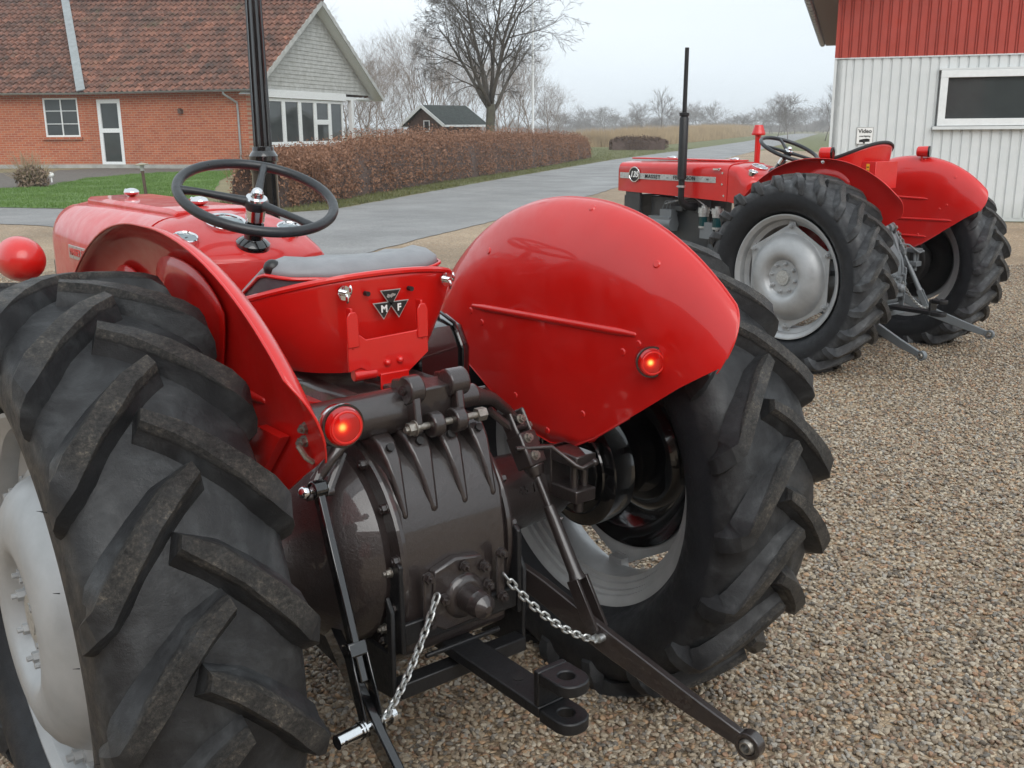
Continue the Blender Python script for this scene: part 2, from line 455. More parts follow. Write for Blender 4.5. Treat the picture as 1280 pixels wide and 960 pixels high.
    pieces(rv, 'fender_rivet', MT['red'], F)
    return F

def chain(a, b, sag, nlink, mat, parent, name='check_chain'):
    g = G(); a, b = V(a), V(b)
    def P(t): return a.lerp(b, t) + V((0, 0, -sag * 4 * t * (1 - t)))
    for i in range(nlink):
        t0, t1 = i / nlink, (i + 1) / nlink; p, q = P(t0), P(t1); d = (q - p); L = d.length; d.normalize()
        u = d.cross(V((0, 0, 1))).normalized(); w = u.cross(d)
        if i % 2: u = w
        c = (p + q) / 2; hl = L * .5 + .0015; hw = .0068; pts = []
        for k in range(16):
            an = 2 * PI * k / 16; cx, sx = math.cos(an), math.sin(an)
            pts.append(c + d * (cx * hw + (hl - hw + .0012) * (1 if cx > 0 else -1)) + u * sx * hw)
        g.tube(pts, .0030, 6, closed=True)
    return g.build(name, mat, parent)

def link_arm(name, T, pts, w, h, mat, ring_r=.030):
    """flat forged link through pts with ring ends"""
    g = G(); p = [V(q) for q in pts]
    rings = []
    hs = h if isinstance(h, list) else [h] * len(p)
    for i, q in enumerate(p):
        d = (p[min(i + 1, len(p) - 1)] - p[max(0, i - 1)]).normalized(); u = d.cross(V((0, 0, 1))).normalized(); t = u.cross(d)
        rings.append([q + u * (w / 2) + t * (hs[i] / 2), q - u * (w / 2) + t * (hs[i] / 2), q - u * (w / 2) - t * (hs[i] / 2), q + u * (w / 2) - t * (hs[i] / 2)])
    g.loft(rings)
    o = g.build(name, mat, T, bevel=.003)
    e = p[-1]; d = (p[-1] - p[-2]).normalized(); u = d.cross(V((0, 0, 1))).normalized()
    r = G(); r.lathe([(-.014, .019), (-.014, ring_r), (.014, ring_r), (.014, .019)], e + d * ring_r * .6, axis=u, n=32, close=True)
    r.build('ball_end', mat, o, bevel=.002)
    r = G(); r.lathe([(-.021, .010), (-.021, .0135), (-.013, .018), (.013, .018), (.021, .0135), (.021, .010)], e + d * ring_r * .6, axis=u, n=24, close=True)
    r.build('ball_bush', MT['steel'], o)
    return o

def hood_section(y, w, zt, zs, zb, bow=0.0, k=.07, n=12):
    """closed ring: up the left side, over the top, down the right"""
    pts = [(-w, zb)]
    m = 5
    for i in range(m): pts.append((-w, zb + (zs - zb) * (i + 1) / m))
    for i in range(1, n):
        a = PI / 2 * i / n; pts.append((-w + k * (1 - math.cos(a)), zs + (zt - .012 - zs) * math.sin(a)))
    c = []
    for i in range(7):
        t = i / 6 * 2 - 1; c.append((t * (w - k), zt - .012 * t * t))
    right = [(-a, b) for a, b in reversed(pts)]
    allp = pts + c + right
    return [V((x, y + bow * (x / max(w, .01)) ** 2, z)) for x, z in allp]

def tractor(T, var):
    body = MT['brown'] if var == 1 else MT['grey']
    T['var'] = var
    red = MT['red']
    # ---------------- gearbox and engine
    g = G()
    g.prism([(-.235, .38), (-.24, .50), (-.238, .60), (-.222, .70), (-.18, .775), (-.11, .825), (-.02, .845), (.30, .845), (.34, .80), (.36, .45), (.20, .34), (-.18, .34)], -.14, .14)
    TC = g.build('transmission', body, T, bevel=.012)
    for s in (-1, 1):
        g = G(); c = (0, -.0, .575)
        pr = [(.175, .232), (.215, .215), (.255, .180), (.285, .140), (.315, .108), (.345, .094), (.46, .084), (.46, 0)] if s < 0 else [(.160, .200), (.172, .150), (.190, .120), (.22, .106), (.33, .098), (.46, .088), (.46, 0)]
        fr_ = .262 if s < 0 else .243
        g.lathe([(s * .138, 0), (s * .138, fr_), (s * .147, fr_ + .002), (s * .154, fr_), (s * .156, .226)] + [(s * a_, b_) for a_, b_ in pr], c, n=64)
        AH = g.build('axle_housing', body, T, sharp=28)
        g = G()
        for k in range(14):
            a = math.radians(k * 360 / 14 + 8); br_ = .248 if s < 0 else .230; g.bolt((s * .154, -br_ * math.cos(a), .575 + br_ * math.sin(a)), (s, 0, 0), .010, .010, .004); g.cut()
        pieces(g, 'housing_bolt', body, AH)
        g = G()
        g.box((s * .42, -.135, .69), (.066, .115, .030)); g.box((s * .42, -.135, .60), (.066, .115, .034)); g.box((s * .42, -.085, .645), (.07, .03, .12))
        g.cyl((s * .405, -.165, .58), (s * .405, -.165, .70), .010, n=10); g.cyl((s * .438, -.165, .58), (s * .438, -.165, .70), .010, n=10); g.cyl((s * .42, -.165, .55), (s * .42, -.165, .585), .014, n=6)
        g.build('axle_bracket', body, AH, bevel=.004)
    g = G()
    for x, wd in ((-.118, .022), (-.045, .030), (.035, .026), (.112, .022)):
        # tapering rib with boss and bolt hole on the rear cover
        prof = [(-.06, .850), (-.130, .852), (-.160, .838), (-.185, .806), (-.208, .752), (-.230, .690), (-.20, .66), (-.10, .80)]
        n = len(prof); k = [1.1, 1.1, 1, .85, .55, .30, .30, 1]
        g.add([(x - wd * k[i], p[0], p[1]) for i, p in enumerate(prof)] + [(x + wd * k[i], p[0], p[1]) for i, p in enumerate(prof)],
              [(i, (i + 1) % n, n + (i + 1) % n, n + i) for i in range(n)] + [tuple(range(n))[::-1], tuple(range(n, 2 * n))]); g.cut()
    pieces(g, 'cover_rib', body, TC, bevel=.008)
    g = G()
    for x in (-.118, -.045, .035, .112): g.cyl((x, -.160, .82), (x, -.1765, .832), .009, n=12); g.cut()
    pieces(g, 'bolt_hole', MT['dark'], TC)
    g = G(); g.box((0, .16, .875), (.26, .42, .08)); g.box((.0, .40, .74), (.24, .5, .20)); g.box((0, .85, .62), (.28, .7, .32)); g.cyl((0, .55, .62), (0, 1.2, .60), .17, .15, n=24)
    g.build('gearbox', body if var == 1 else MT['enginegrey'], T, bevel=.02)
    g = G(); g.box((0, 1.50, .72), (.24, .62, .52)); g.box((0, 1.50, .45), (.22, .58, .10))
    for k in range(4): g.cyl((-.135, 1.27 + .14 * k, .60), (-.115, 1.27 + .14 * k, .60), .03, n=16)
    g.box((-.14, 1.25, .90), (.06, .14, .05)); g.box((-.14, 1.50, .90), (.06, .14, .05))
    E = g.build('engine_block', MT['enginegrey'], T, bevel=.015)
    g = G(); g.box((-.175, 1.62, .78), (.10, .22, .11)); g.cyl((-.18, 1.50, .78), (-.18, 1.73, .78), .055, n=20); g.box((-.18, 1.56, .86), (.07, .12, .06))
    for k in range(3):
        g.tube([(-.18, 1.55 + .04 * k, .88), (-.20, 1.52 + .03 * k, .95), (-.14, 1.35 + .1 * k, .97), (-.10, 1.30 + .1 * k, .93)], .004, 6)
    g.box((-.16, 1.14, .76), (.12, .13, .12)); g.box((-.17, 1.00, .70), (.10, .16, .08))
    g.build('injection_pump', MT['grey'] if var == 2 else MT['brown'], E, bevel=.006)
    for y in (1.06, 1.19):
        g = G(); g.cyl((-.20, y, .885), (-.20, y, .925), .043, n=24); g.cyl((-.20, y, .925), (-.20, y, .94), .02, n=12); g.cyl((-.20, y, .86), (-.20, y, .885), .037, n=24); g.cyl((-.20, y, .788), (-.20, y, .862), .006, n=8); g.cyl((-.20, y, .775), (-.20, y, .79), .034, n=20); g.cyl((-.20, y, .76), (-.20, y, .775), .012, n=8)
        fl = g.build('fuel_filter', MT['zinc'], T)
        g = G(); g.cyl((-.20, y, .79), (-.20, y, .86), .033, n=24); g.build('filter_bowl', MT['teal'], fl)
    g = G(); g.tube([(-.2, .95, .66), (-.30, .6, .62), (-.34, .4, .58)], .012, 8); g.tube([(-.24, 1.6, .60), (-.28, 1.1, .58), (-.33, .5, .50)], .016, 8); g.tube([(-.16, 1.15, .90), (-.2, 1.3, 1.0), (-.18, 1.6, .93)], .005, 6)
    g.build('control_rods', MT['zinc'] if var == 2 else body, T)
    g = G(); g.box((0, 1.92, .62), (.34, .22, .22)); g.box((0, 2.0, .80), (.40, .06, .36)); g.beam((-.56, 1.83, .40), (.56, 1.83, .40), .09, .08)
    for s in (-1, 1): g.cyl((s * .54, 1.83, .30), (s * .54, 1.83, .50), .025, n=12); g.box((s * .19, 1.93, .93), (.03, .16, .2))
    g.build('front_axle', MT['enginegrey'], T, bevel=.008)
    for s in (-1, 1):
        g = G(); g.lathe([(-.055, .21), (-.075, .25), (-.07, .29), (-.04, .305), (-.03, .30), (0, .312), (.03, .30), (.04, .305), (.07, .29), (.075, .25), (.055, .21)], (0, 0, 0), n=48, close=True)
        W_ = g.build('front_wheel', MT['tyre2'], T, loc=(s * .63, 1.83, .285))
        g = G(); g.lathe([(s * -.055, .20), (s * -.05, .215), (s * .05, .215), (s * .055, .20), (s * .02, .19), (s * .03, .11), (s * .05, .08), (s * .05, 0)], (0, 0, 0), n=40); g.build('front_rim', MT['silver'], W_)
    # ---------------- bonnet
    g = G()
    if var == 1:
        secs = [hood_section(2.045, .17, 1.17, 1.12, 1.02, -.03, .06), hood_section(2.03, .20, 1.215, 1.11, .99, -.05, .09), hood_section(1.98, .222, 1.236, 1.10, .975, -.06, .11), hood_section(1.85, .234, 1.244, 1.10, .965, 0, .125), hood_section(1.5, .240, 1.249, 1.10, .955, 0, .13), hood_section(1.15, .244, 1.250, 1.10, .945, 0, .125), hood_section(.965, .246, 1.250, 1.10, .94, 0, .12)]
    else:
        secs = [hood_section(2.125, .17, 1.195, 1.15, 1.03, -.01, .04), hood_section(2.115, .20, 1.225, 1.17, 1.015, -.015, .05), hood_section(2.09, .214, 1.243, 1.185, 1.01, -.01, .055), hood_section(1.6, .218, 1.252, 1.19, 1.0, 0, .06), hood_section(1.1, .221, 1.258, 1.19, .985, 0, .06), hood_section(.965, .222, 1.256, 1.19, .98, 0, .06)]
    g.loft(secs)
    HD = g.build('bonnet', red, T, sharp=40)
    g = G()
    # cowl behind the seam, falling to the crease and the dash face
    w0 = .246 if var == 1 else .222; zs = 1.10 if var == 1 else 1.19; kk = .12 if var == 1 else .06; zb = .94 if var == 1 else .98
    g.loft([hood_section(.961, w0 - .003, 1.248, zs, zb, 0, kk), hood_section(.95, w0 - .003, 1.250, zs, zb, 0, kk), hood_section(.88, w0, 1.236, zs - .01, zb - .01, .01, kk * .9), hood_section(.78, w0 + .008, 1.200, 1.10, zb - .02, .05, .09), hood_section(.700, w0 + .012, 1.165, 1.10, zb - .03, .10, .06), hood_section(.662, w0 + .012, 1.145, 1.09, zb - .04, .12, .045),
            hood_section(.655, w0 + .008, 1.130, 1.08, zb - .04, .12, .04), hood_section(.672, w0 - .02, 1.02, .99, .86, .12, .04), hood_section(.70, w0 - .04, .92, .90, .84, .12, .04)])
    CW = g.build('cowl', red, T, sharp=42)
    if var == 1:
        # raised panel along the top
        g = G(); rings = []
        for y in (1.84, 1.81, 1.5, 1.2, 1.02, .975):
            wv = .118 if y < 1.83 else .10; z = 1.2475 + (.0 if 1.0 < y < 1.83 else -.005)
            rings.append([V((-wv, y, z - .030)), V((-wv, y, z)), V((-wv + .012, y, z + .009)), V((0, y, z + .011)), V((wv - .012, y, z + .009)), V((wv, y, z)), V((wv, y, z - .030))])
        g.loft(rings); g.build('filler_panel', red, HD, sharp=30, bevel=.003)
        for s in (-1, 1):
            g = G()
            g.box((s * .2415, 1.47, 1.092), (.004, .34, .044))
            dec = g.build('bonnet_badge', MT['decal'], HD, bevel=.001)
            m = basis((s * .2445, 1.47, 1.092), (0, -s, 0), (0, 0, 1)) if s > 0 else basis((-.2445, 1.47, 1.092), (0, -1, 0), (0, 0, 1))
            if s > 0: m = basis((.2445, 1.47, 1.092), (0, 1, 0), (0, 0, 1))
            text('badge_lettering', 'MASSEY FERGUSON', .034, m, MT['red'], dec, .0008, 1.05)
    else:
        g = G(); g.box((0, 1.55, 1.262), (.16, 1.05, .012)); g.build('filler_panel', red, HD, bevel=.004)
        for s in (-1, 1):
            g = G(); g.add([(s * .2205, 2.06, 1.155), (s * .2235, 1.07, 1.150), (s * .2235, 1.07, 1.108), (s * .2205, 2.06, 1.110), (s * .2250, 1.07, 1.150), (s * .2250, 1.07, 1.108), (s * .2225, 2.06, 1.155), (s * .2225, 2.06, 1.110)],
                           [(6, 4, 5, 7), (0, 1, 4, 6), (3, 7, 5, 2), (1, 2, 5, 4), (0, 6, 7, 3), (0, 3, 2, 1)])
            dec = g.build('bonnet_stripe', MT['decal'], HD, smooth=False)
            X = (0, -1, 0) if s < 0 else (0, 1, 0)
            # letters run along the strip
            for body_, yy, sp in (('MASSEY', 1.70, 1.25), ('-', 1.545, 1), ('FERGUSON', 1.375, 1.12)):
                y = yy if s < 0 else 3.13 - yy
                text('stripe_lettering', body_, .040, basis((s * .2262, y, 1.131), X, (0, 0, 1)), MT['blackdecal'], dec, .0006, sp, 0, 1.0, .0008)
            g = G(); g.box((s * .2262, 1.13 if s < 0 else 1.13, 1.129), (.001, .085, .026)); g.box((s * .2262, 1.13, 1.129), (.0022, .001, .02)); g.build('maker_plate', MT['zinc'], dec)
            text('plate_lettering', 'MF', .02, basis((s * .2275, 1.145, 1.129), X, (0, 0, 1)), MT['blackdecal'], dec, .0004)
            g = G(); g.lathe([(0, .058), (s * .006, .060), (s * .010, .058), (s * .010, .052), (s * .007, .050)], (s * .222, 1.895, 1.142), n=40); rg = g.build('badge_ring', MT['chrome'], HD)
            g = G(); g.cyl((s * .222, 1.895, 1.142), (s * .2295, 1.895, 1.142), .051, n=40); g.build('badge_disc', MT['blackdecal'], rg)
            text('badge_number', '135', .062, basis((s * .2305, 1.895, 1.142), X, (0, 0, 1)), MT['white'], rg, .0006, .95, .25, 1.0, .0022)
            g = G()
            for (y, z) in ((1.01, 1.18), (1.01, 1.10), (.99, 1.02)): g.cyl((s * .219, y, z), (s * .227, y, z), .008, n=10)
            g.box((s * .232, 1.06, 1.205), (.012, .06, .012)); g.cyl((s * .222, 1.035, 1.205), (s * .238, 1.035, 1.205), .010, n=12); g.build('side_catch', MT['chrome'], HD)
    g = G()
    for y in (1.70, 1.08):
        zo = -.006 if var == 1 else 0
        g.ball((0, y, 1.272), .026, (1, 1.25, .55), 16); g.cyl((0, y, 1.262), (0, y, 1.276), .02, n=16); g.cyl((0, y + .02, 1.272), (0, y + .06, 1.276), .006, n=8); g.cut()
    pieces(g, 'filler_cap', MT['chrome'], HD)
    # ---------------- instruments
    def gauge(x, y, z, r, tilt, nm='gauge'):
        ax = V((0, -math.sin(tilt), math.cos(tilt))); c = V((x, y, z))
        g = G(); g.lathe([(-.02, r * .9), (0, r), (.010, r * 1.02), (.013, r * .96), (.010, r * .86), (.006, r * .84)], c, axis=ax, n=40)
        q = g.build(nm, MT['chrome'], CW)
        g = G(); g.cyl(c, c + ax * .007, r * .86, n=40); g.build('dial', MT['glassgauge'], q)
        g = G(); g.beam(c + ax * .0085, c + ax * .0085 + V((r * .5, r * .35, 0)), .003, .001, up=ax); g.build('needle', MT['blackdecal'], q)
    gauge(-.02, .845, 1.218, .058, .33, 'tachometer'); gauge(.150, .80, 1.196, .034, .33); gauge(-.160, .79, 1.188, .034, .35)
    # steering
    c = V((0, .667, 1.304)) if var == 1 else V((0, .615, 1.345)); tl = .410; u = V((1, 0, 0)); v = V((0, math.cos(tl), math.sin(tl))); nn = u.cross(v)
    g = G(); R0 = .205
    g.tube([c + R0 * (math.cos(2 * PI * i / 72) * u + math.sin(2 * PI * i / 72) * v) for i in range(72)], .0135, 14, closed=True)
    SWh = g.build('steering_wheel', MT['plastic'], T)
    hb = c - nn * .020
    g = G()
    for px, py in ((-.196, .06), (.10, .178), (.075, -.19)):
        L = math.hypot(px, py); e = c + (u * px + v * py) / L * (R0 - .004)
        g.tube([hb, hb.lerp(e, .3) + nn * .002, hb.lerp(e, .75) + nn * .004, e], [.0150, .0115, .0095, .0125], 12)
    g.lathe([(-.028, 0), (-.028, .022), (.0, .034), (.010, .033), (.014, .020), (.014, 0)], hb, axis=nn, n=28)
    g.build('spokes', MT['plastic'], SWh)
    g = G(); g.lathe([(.012, .030), (.017, .028), (.019, .0175), (.030, .0170), (.040, .012), (.044, .005), (.045, 0)], hb, axis=nn, n=24); g.build('cap_nut', MT['chrome'], SWh)
    base = V((0, .714, 1.172)) if var == 1 else V((0, .72, 1.19))
    d = (hb - base).normalized()
    g = G(); g.lathe([(-.02, .046), (.006, .046), (.014, .036), (.020, .026), (.06, .026), (.06, .019)], base, axis=d, n=28); g.cyl(base + d * .05, hb, .015, n=16); g.build('steering_column', MT['blackpaint'], T)
    g = G(); g.lathe([(0, .024), (0, .026), (.045, .026), (.045, .018)], base + d * .072, axis=d, n=28, close=True); g.build('column_sleeve', MT['chrome'], T)
    # levers and pedals near the floor
    g = G(); g.tube([(-.16, .42, .86), (-.2, .30, 1.02), (-.205, .16, 1.175)], .007, 8); kb = g.build('hydraulic_lever', MT['zinc'], T)
    g = G(); g.ball((-.205, .155, 1.18), .020, n=16); g.build('lever_knob', MT['blackdecal'], kb)
    g = G(); g.tube([(.1, .5, .84), (.12, .42, 1.0)], .007, 8); g.ball((.12, .42, 1.0), .018); g.build('gear_lever', MT['blackpaint'], T)
    for s in (-1, 1):
        g = G(); g.box((s * .34, .62, .50), (.22, .40, .012)); g.box((s * .34, .82, .56), (.22, .012, .12)); g.build('footplate', MT['blackpaint'], T)
        g = G(); g.tube([(s * .17, .60, .55), (s * .27, .72, .62), (s * .27, .74, .75)], .012, 8); g.box((s * .27, .74, .76), (.09, .02, .08)); g.build('pedal', MT['blackpaint'], T)
    # ---------------- seat
    dz, zt = (0, 1.168) if var == 1 else (.12, 1.30)
    dyS = 0 if var == 1 else -.11
    g = G(); n = 40; rings = []
    for j in range(16):
        t = j / 15.0           # top rim to base centre
        ring = []
        for i in range(n + 1):
            a = PI * i / n     # 0 right front ... pi left front, around the back
            w = .268 - .075 * t ** 1.6; y = dyS + .34 - (.345 - .02 * t) * math.sin(a) ** .55
            x = w * math.cos(a) if True else 0
            if abs(math.cos(a)) > .75: x = w * math.copysign(min(1, abs(math.cos(a)) * 1.0), math.cos(a))
            front = 1 - math.sin(a) ** .8
            top = zt - .085 * front if var == 1 else zt + .10 * math.sin(a) ** 1.3 - .02 * front
            z = top - (top - (.945 + dz)) * t
            ring.append(V((x, y + .02 * t, z)))
        rings.append(ring)
    # floor of the pan
    for q in (.75, .45, .1):
        ring = [V((p.x * q, dyS + .22 + (p.y - dyS - .22) * q, p.z - .006 * (1 - q))) for p in rings[15]]; rings.append(ring)
    g.loft(rings, False, False, openring=True)
    S = g.build('seat_pan', red, T, sharp=60, solid=.003)
    g = G(); g.tube([p + V((0, 0, .002)) for p in rings[0]], .0075 if var == 1 else .011, 8); g.build('pan_edge', red if var == 1 else MT['rubber_black'], S)
    # cushion
    g = G(); rg = []
    cz = 1.148 if var == 1 else 1.22
    def cush(q, z, in_=0.0):
        out = []
        for i in range(48):
            a = 2 * PI * i / 48; ca, sa = math.cos(a), math.sin(a)
            x = (.225 - in_) * math.copysign(abs(ca) ** .45, ca); y = dyS + .25 + (.185 - in_) * math.copysign(abs(sa) ** .5, sa)
            saddle = .022 * (x / .22) ** 2 + .003 * math.sin(x * 75) * q + (.018 if y < .14 else 0) * 0
            out.append(V((x, y, z + saddle * q - .16 * max(0, y - dyS - .17) / .3)))
        return out
    if True:
        g.loft([cush(0, cz - .09, .03), cush(0, cz - .06, .008), cush(.2, cz - .02, 0), cush(.5, cz + .004, .0)], cap=True); CU = g.build('cushion', MT['seat_dark'], S)
        g = G(); g.loft([cush(.5, cz + .006, .002), cush(.5, cz + .022, .004), cush(.5, cz + .038, .022), cush(.7, cz + .046, .05), cush(.9, cz + .046, .10), cush(1, cz + .044, .15), cush(1, cz + .044, .18)], cap=True); g.build('cushion_top', MT['seat_grey'] if var == 1 else MT['rubber_black'], CU, sharp=0)
        g = G(); g.tube(cush(.5, cz + .006, -.002), .0042, 8, closed=True); g.build('piping', red if var == 1 else MT['rubber_black'], CU)
    # bracket behind the seat
    yb = -.012 + dyS; db = dz
    g = G()
    g.prism([(-.13, .966 + db), (-.13, 1.03 + db), (-.10, 1.045 + db), (-.085, 1.033 + db), (.045, 1.038 + db), (.062, 1.052 + db), (.075, 1.04 + db), (.075, .985 + db), (.02, .945 + db), (-.055, .945 + db), (-.10, .972 + db)], -.022 + yb, -.016 + yb, 'y')
    for x in (-.118, .060):
        g.prism([(x - .014, 1.02 + db), (x - .014, 1.085 + db), (x - .007, 1.097 + db), (x + .007, 1.097 + db), (x + .014, 1.085 + db), (x + .014, 1.02 + db)], -.026 + yb, -.0225 + yb, 'y')
        g.box((x, -.012 + yb, 1.06 + db), (.006, .022, .09))
    g.cyl((-.115, -.012 + yb, .955 + db), (-.06, -.012 + yb, .955 + db), .013, n=14)
    g.prism([(-.055, .87 + db * .0), (-.055, .953 + db), (.018, .953 + db), (.018, .87 + db * .0)], -.028 + yb, -.0225 + yb, 'y')
    g.prism([(-.055 , -.040), (.018, -.040), (.0, .20), (-.20, .20)], .868, .874, 'z')
    SB = g.build('seat_bracket', red, T, bevel=.0025)
    g = G(); g.ball((-.035, -.024 + yb, .975 + db), .0085, n=12); g.ball((-.002, -.024 + yb, .977 + db), .0085, n=12); g.build('bracket_rivets', red, SB)
    g = G(); g.tube([(-.25, .1, .86), (-.2, .0, .885), (-.12, .02, .87), (-.05, .1, .87), (.1, .25, .86)], .004, 6); g.tube([(-.3, .2, .80), (-.27, .05, .86), (-.22, -.02, .85), (-.15, .05, .84)], .004, 6); g.build('wiring', MT['rubber_black'], T)
    if var == 1:
        for x, y in ((-.118, .004), (.165, .028)):
            g = G(); p = V((x, y - .012, 1.135)); g.cyl(p + V((0, .006, 0)), p, .016, n=20); g.cyl(p, p - V((0, .016, 0)), .007, n=10)
            g.ball(p - V((-.006, .016, -.008)), .008, (.5, .6, 1.4), 10); g.ball(p - V((.004, .018, .010)), .008, (.5, .6, 1.4), 10)
            g.build('wing_nut', MT['chrome'], S)
        g = G()
        for x in (-.062, .050): g.cyl((x, -.012, 1.128), (x, .002, 1.128), .0055, n=12); g.cut()
        pieces(g, 'pan_hole', MT['dark'], S)
        # emblem of three triangles
        def tri(cx, cz, w, h, y, gg): gg.prism([(cx - w / 2, cz + h / 2), (cx + w / 2, cz + h / 2), (cx, cz - h / 2)], y, y - .0012, 'y')
        ye = -.0075; ex, ez = -.004, 1.0955
        B0 = G(); B1 = G()
        for dx, dz_ in ((0, .020), (-.0235, -.0115), (.0235, -.0115)):
            tri(ex + dx, ez + dz_, .064, .046, ye, B0); tri(ex + dx, ez + dz_ + .0010, .0555, .0395, ye - .0014, B1)
        EB = B0.build('maker_emblem', MT['decal'], S, smooth=False); B1.build('emblem_field', MT['blackdecal'], EB, smooth=False)
        for ch, dx in (('M', -.0225), ('F', .0235)):
            text('emblem_letter', ch, .026, basis((ex + dx, ye - .0032, ez - .0065), (1, 0, 0), (0, 0, 1)), MT['white'], EB, .0004, 1, 0, 1, .0008)
        for o_ in [EB] + list(EB.children):
            for v_ in o_.data.vertices: v_.co.x = ex + (v_.co.x - ex) * .84; v_.co.z = ez + (v_.co.z - ez) * .84
        g = G(); g.prism([(-.014, .0), (-.010, .008), (-.002, .005), (.004, .009), (.014, .006), (.012, .002), (.004, .0), (.001, -.003), (-.004, 0), (-.007, -.003)], ye - .0028, ye - .0036, 'y')
        for i, p in enumerate(g.v): g.v[i] = (p[0] * .84 + ex, p[1], p[2] * .84 + ez + .0205)
        g.build('emblem_figure', MT['zinc'], EB, smooth=False)
    else:
        g = G(); g.box((-.03, -.165, 1.20), (.24, .006, .17)); g.box((-.15, -.11, 1.20), (.006, .11, .17)); g.build('seat_frame', red, SB, bevel=.003)
        g = G(); g.box((-.1545, -.11, 1.215), (.001, .022, .11)); st = g.build('warning_sticker', MT['yellow'], SB)
        g = G(); [g.box((-.1555, -.11, 1.25 - .022 * k), (.001, .014, .006)) for k in range(4)]; g.build('sticker_print', MT['blackdecal'], st)
        g = G(); g.cyl((-.153, -.076, 1.18), (-.155, -.076, 1.18), .009, n=12); g.cut(); g.cyl((-.153, -.14, 1.19), (-.155, -.14, 1.19), .009, n=12); pieces(g, 'frame_hole', MT['dark'], SB)
    # ---------------- rear wheels
    nl = 19 if var == 1 else 23
    wheel(T, -1, nl, 57.6 if var == 1 else 54.9 - 7, MT['tyre1'] if var == 1 else MT['tyre2'])
    wheel(T, 1, nl, 36.0 if var == 1 else 31, MT['tyre1'] if var == 1 else MT['tyre2'])
    # ---------------- fenders
    ribs = [(.309, 1.003, -.316, 1.018)] if var == 1 else [(.115, 1.038, -.183, 1.032), (.06, .892, -.365, .900), (-.02, .782, -.196, .782)]
    FL = fender(T, -1, ribs); FR = fender(T, 1, ribs)
    if var == 1:
        for s, p, F in ((-1, V((-.428, -.545, 1.022)), FL), (1, V((.440, -.378, .968)), FR)):
            g = G(); ax = V((0, -1, 0)); 
            if s > 0: ax = V((-.45, -.89, 0)).normalized()
            else: ax = V((-.05, -1, .02)).normalized()
            g.lathe([(-.03, 0), (-.03, .024), (-.02, .031), (.0, .0335), (.006, .0335), (.006, .030)], p, axis=ax, n=32)
            g.cyl(p - ax * .02, p - ax * .02 + V((s * .03, .0, 0)), .008, n=8)
            L = g.build('tail_light', MT['chrome'] if s < 0 else MT['blackpaint'], F)
            g = G(); g.lathe([(.004, .0325), (.012, .032), (.018, .029), (.021, .018), (.022, 0)], p, axis=ax, n=32); g.build('lens', lens_mat('lit_red_lens', p + ax * .018 + V((-.008, 0, .002))), L)
            g = G(); g.ball(p + ax * .010 + V((-.004, 0, .003)), .0080, (1.3, .6, .55), 12); g.build('bulb', MT['bulb'], L)
            g = G(); g.lathe([(.0185, .027), (.0205, .026), (.0205, .0235), (.0185, .0225)], p, axis=ax, n=32, close=True); g.build('lens_ring', MT['lens'], L)
            g = G(); g.lathe([(.003, .0318), (.003, .0358), (.0085, .0358), (.0085, .0318)], p, axis=ax, n=36, close=True); g.build('lamp_rim', MT['blackpaint'], L)
        for s in (-1, 1):
            g = G(); p = V((s * .385, 1.66, 1.072))
            g.lathe([(-.085, 0), (-.08, .03), (-.06, .052), (-.03, .066), (.0, .072), (.035, .074), (.045, .074), (.045, .066)], p, axis=(0, 1, 0), n=40)
            hl = g.build('headlight', red, T, sharp=50)
            g = G(); g.cyl(p + V((0, .03, 0)), p + V((0, .05, 0)), .066, n=32); g.build('headlight_glass', MT['glassgauge'], hl)
            g = G(); g.tube([p + V((0, 0, -.07)), p + V((-s * .02, 0, -.10)), p + V((-s * .17, 0, -.10))], .010, 8); g.build('headlight_stay', red, hl)
        # wiring and small fastening on the back of the left mudguard
        g = G(); g.tube([(-.458, -.50, .955), (-.470, -.50, .965), (-.478, -.49, .985)], .005, 6); g.bolt((-.458, -.485, 1.01), (-1, -.4, 0), .008, .01); g.bolt((-.458, -.475, .985), (-1, -.4, 0), .008, .01); g.build('lamp_fixing', MT['steel'], FL)
    else:
        for s, F in ((-1, FL), (1, FR)):
            p = V((s * .50, -.03 if s < 0 else -.09, 1.340)); g = G()
            g.lathe([(-.035, 0), (-.035, .025), (-.028, .033), (.038, .036), (.046, .036), (.046, .030)], p, axis=(.35, -.94, 0), n=32); g.cyl(p + V((0, 0, -.07)), p + V((0, 0, -.03)), .008, n=8)
            L = g.build('work_lamp', red, F)
            ax = V((.35, -.94, 0)).normalized(); g = G(); g.lathe([(.038, .037), (.050, .036), (.052, 0)], p, axis=ax, n=32); g.build('lamp_glass', MT['darklens'], L)
            g = G(); g.bolt((s * .545, -.05, 1.285), (s, 0, .3), .008, .008); g.build('lamp_bolt', MT['zinc'], L)
        # exhaust stack
        ex = V((-.30, 1.33, 0)); g = G()
        g.lathe([(1.12, .018), (1.125, .033), (1.56, .033), (1.575, .026), (1.58, .036), (1.60, .036), (1.602, .016), (2.05, .015), (2.05, .011)], ex, axis=(0, 0, 1), n=24)
        g.tube([ex + V((0, 0, 1.13)), ex + V((0, 0, 1.00)), ex + V((.01, .0, .96)), ex + V((.05, -.01, .93)), ex + V((.14, -.02, .92))], [.023, .023, .025, .030, .032], 16)
        EX = g.build('exhaust_stack', MT['mattblack'], T, sharp=50)
        g = G(); g.lathe([(-.008, .026), (-.008, .030), (.008, .030), (.008, .026)], ex + V((0, 0, 1.075)), axis=(0, 0, 1), n=24, close=True); g.cyl(ex + V((-.03, -.02, 1.075)), ex + V((-.03, .02, 1.075)), .004, n=8); g.build('exhaust_clamp', MT['zinc'], EX)
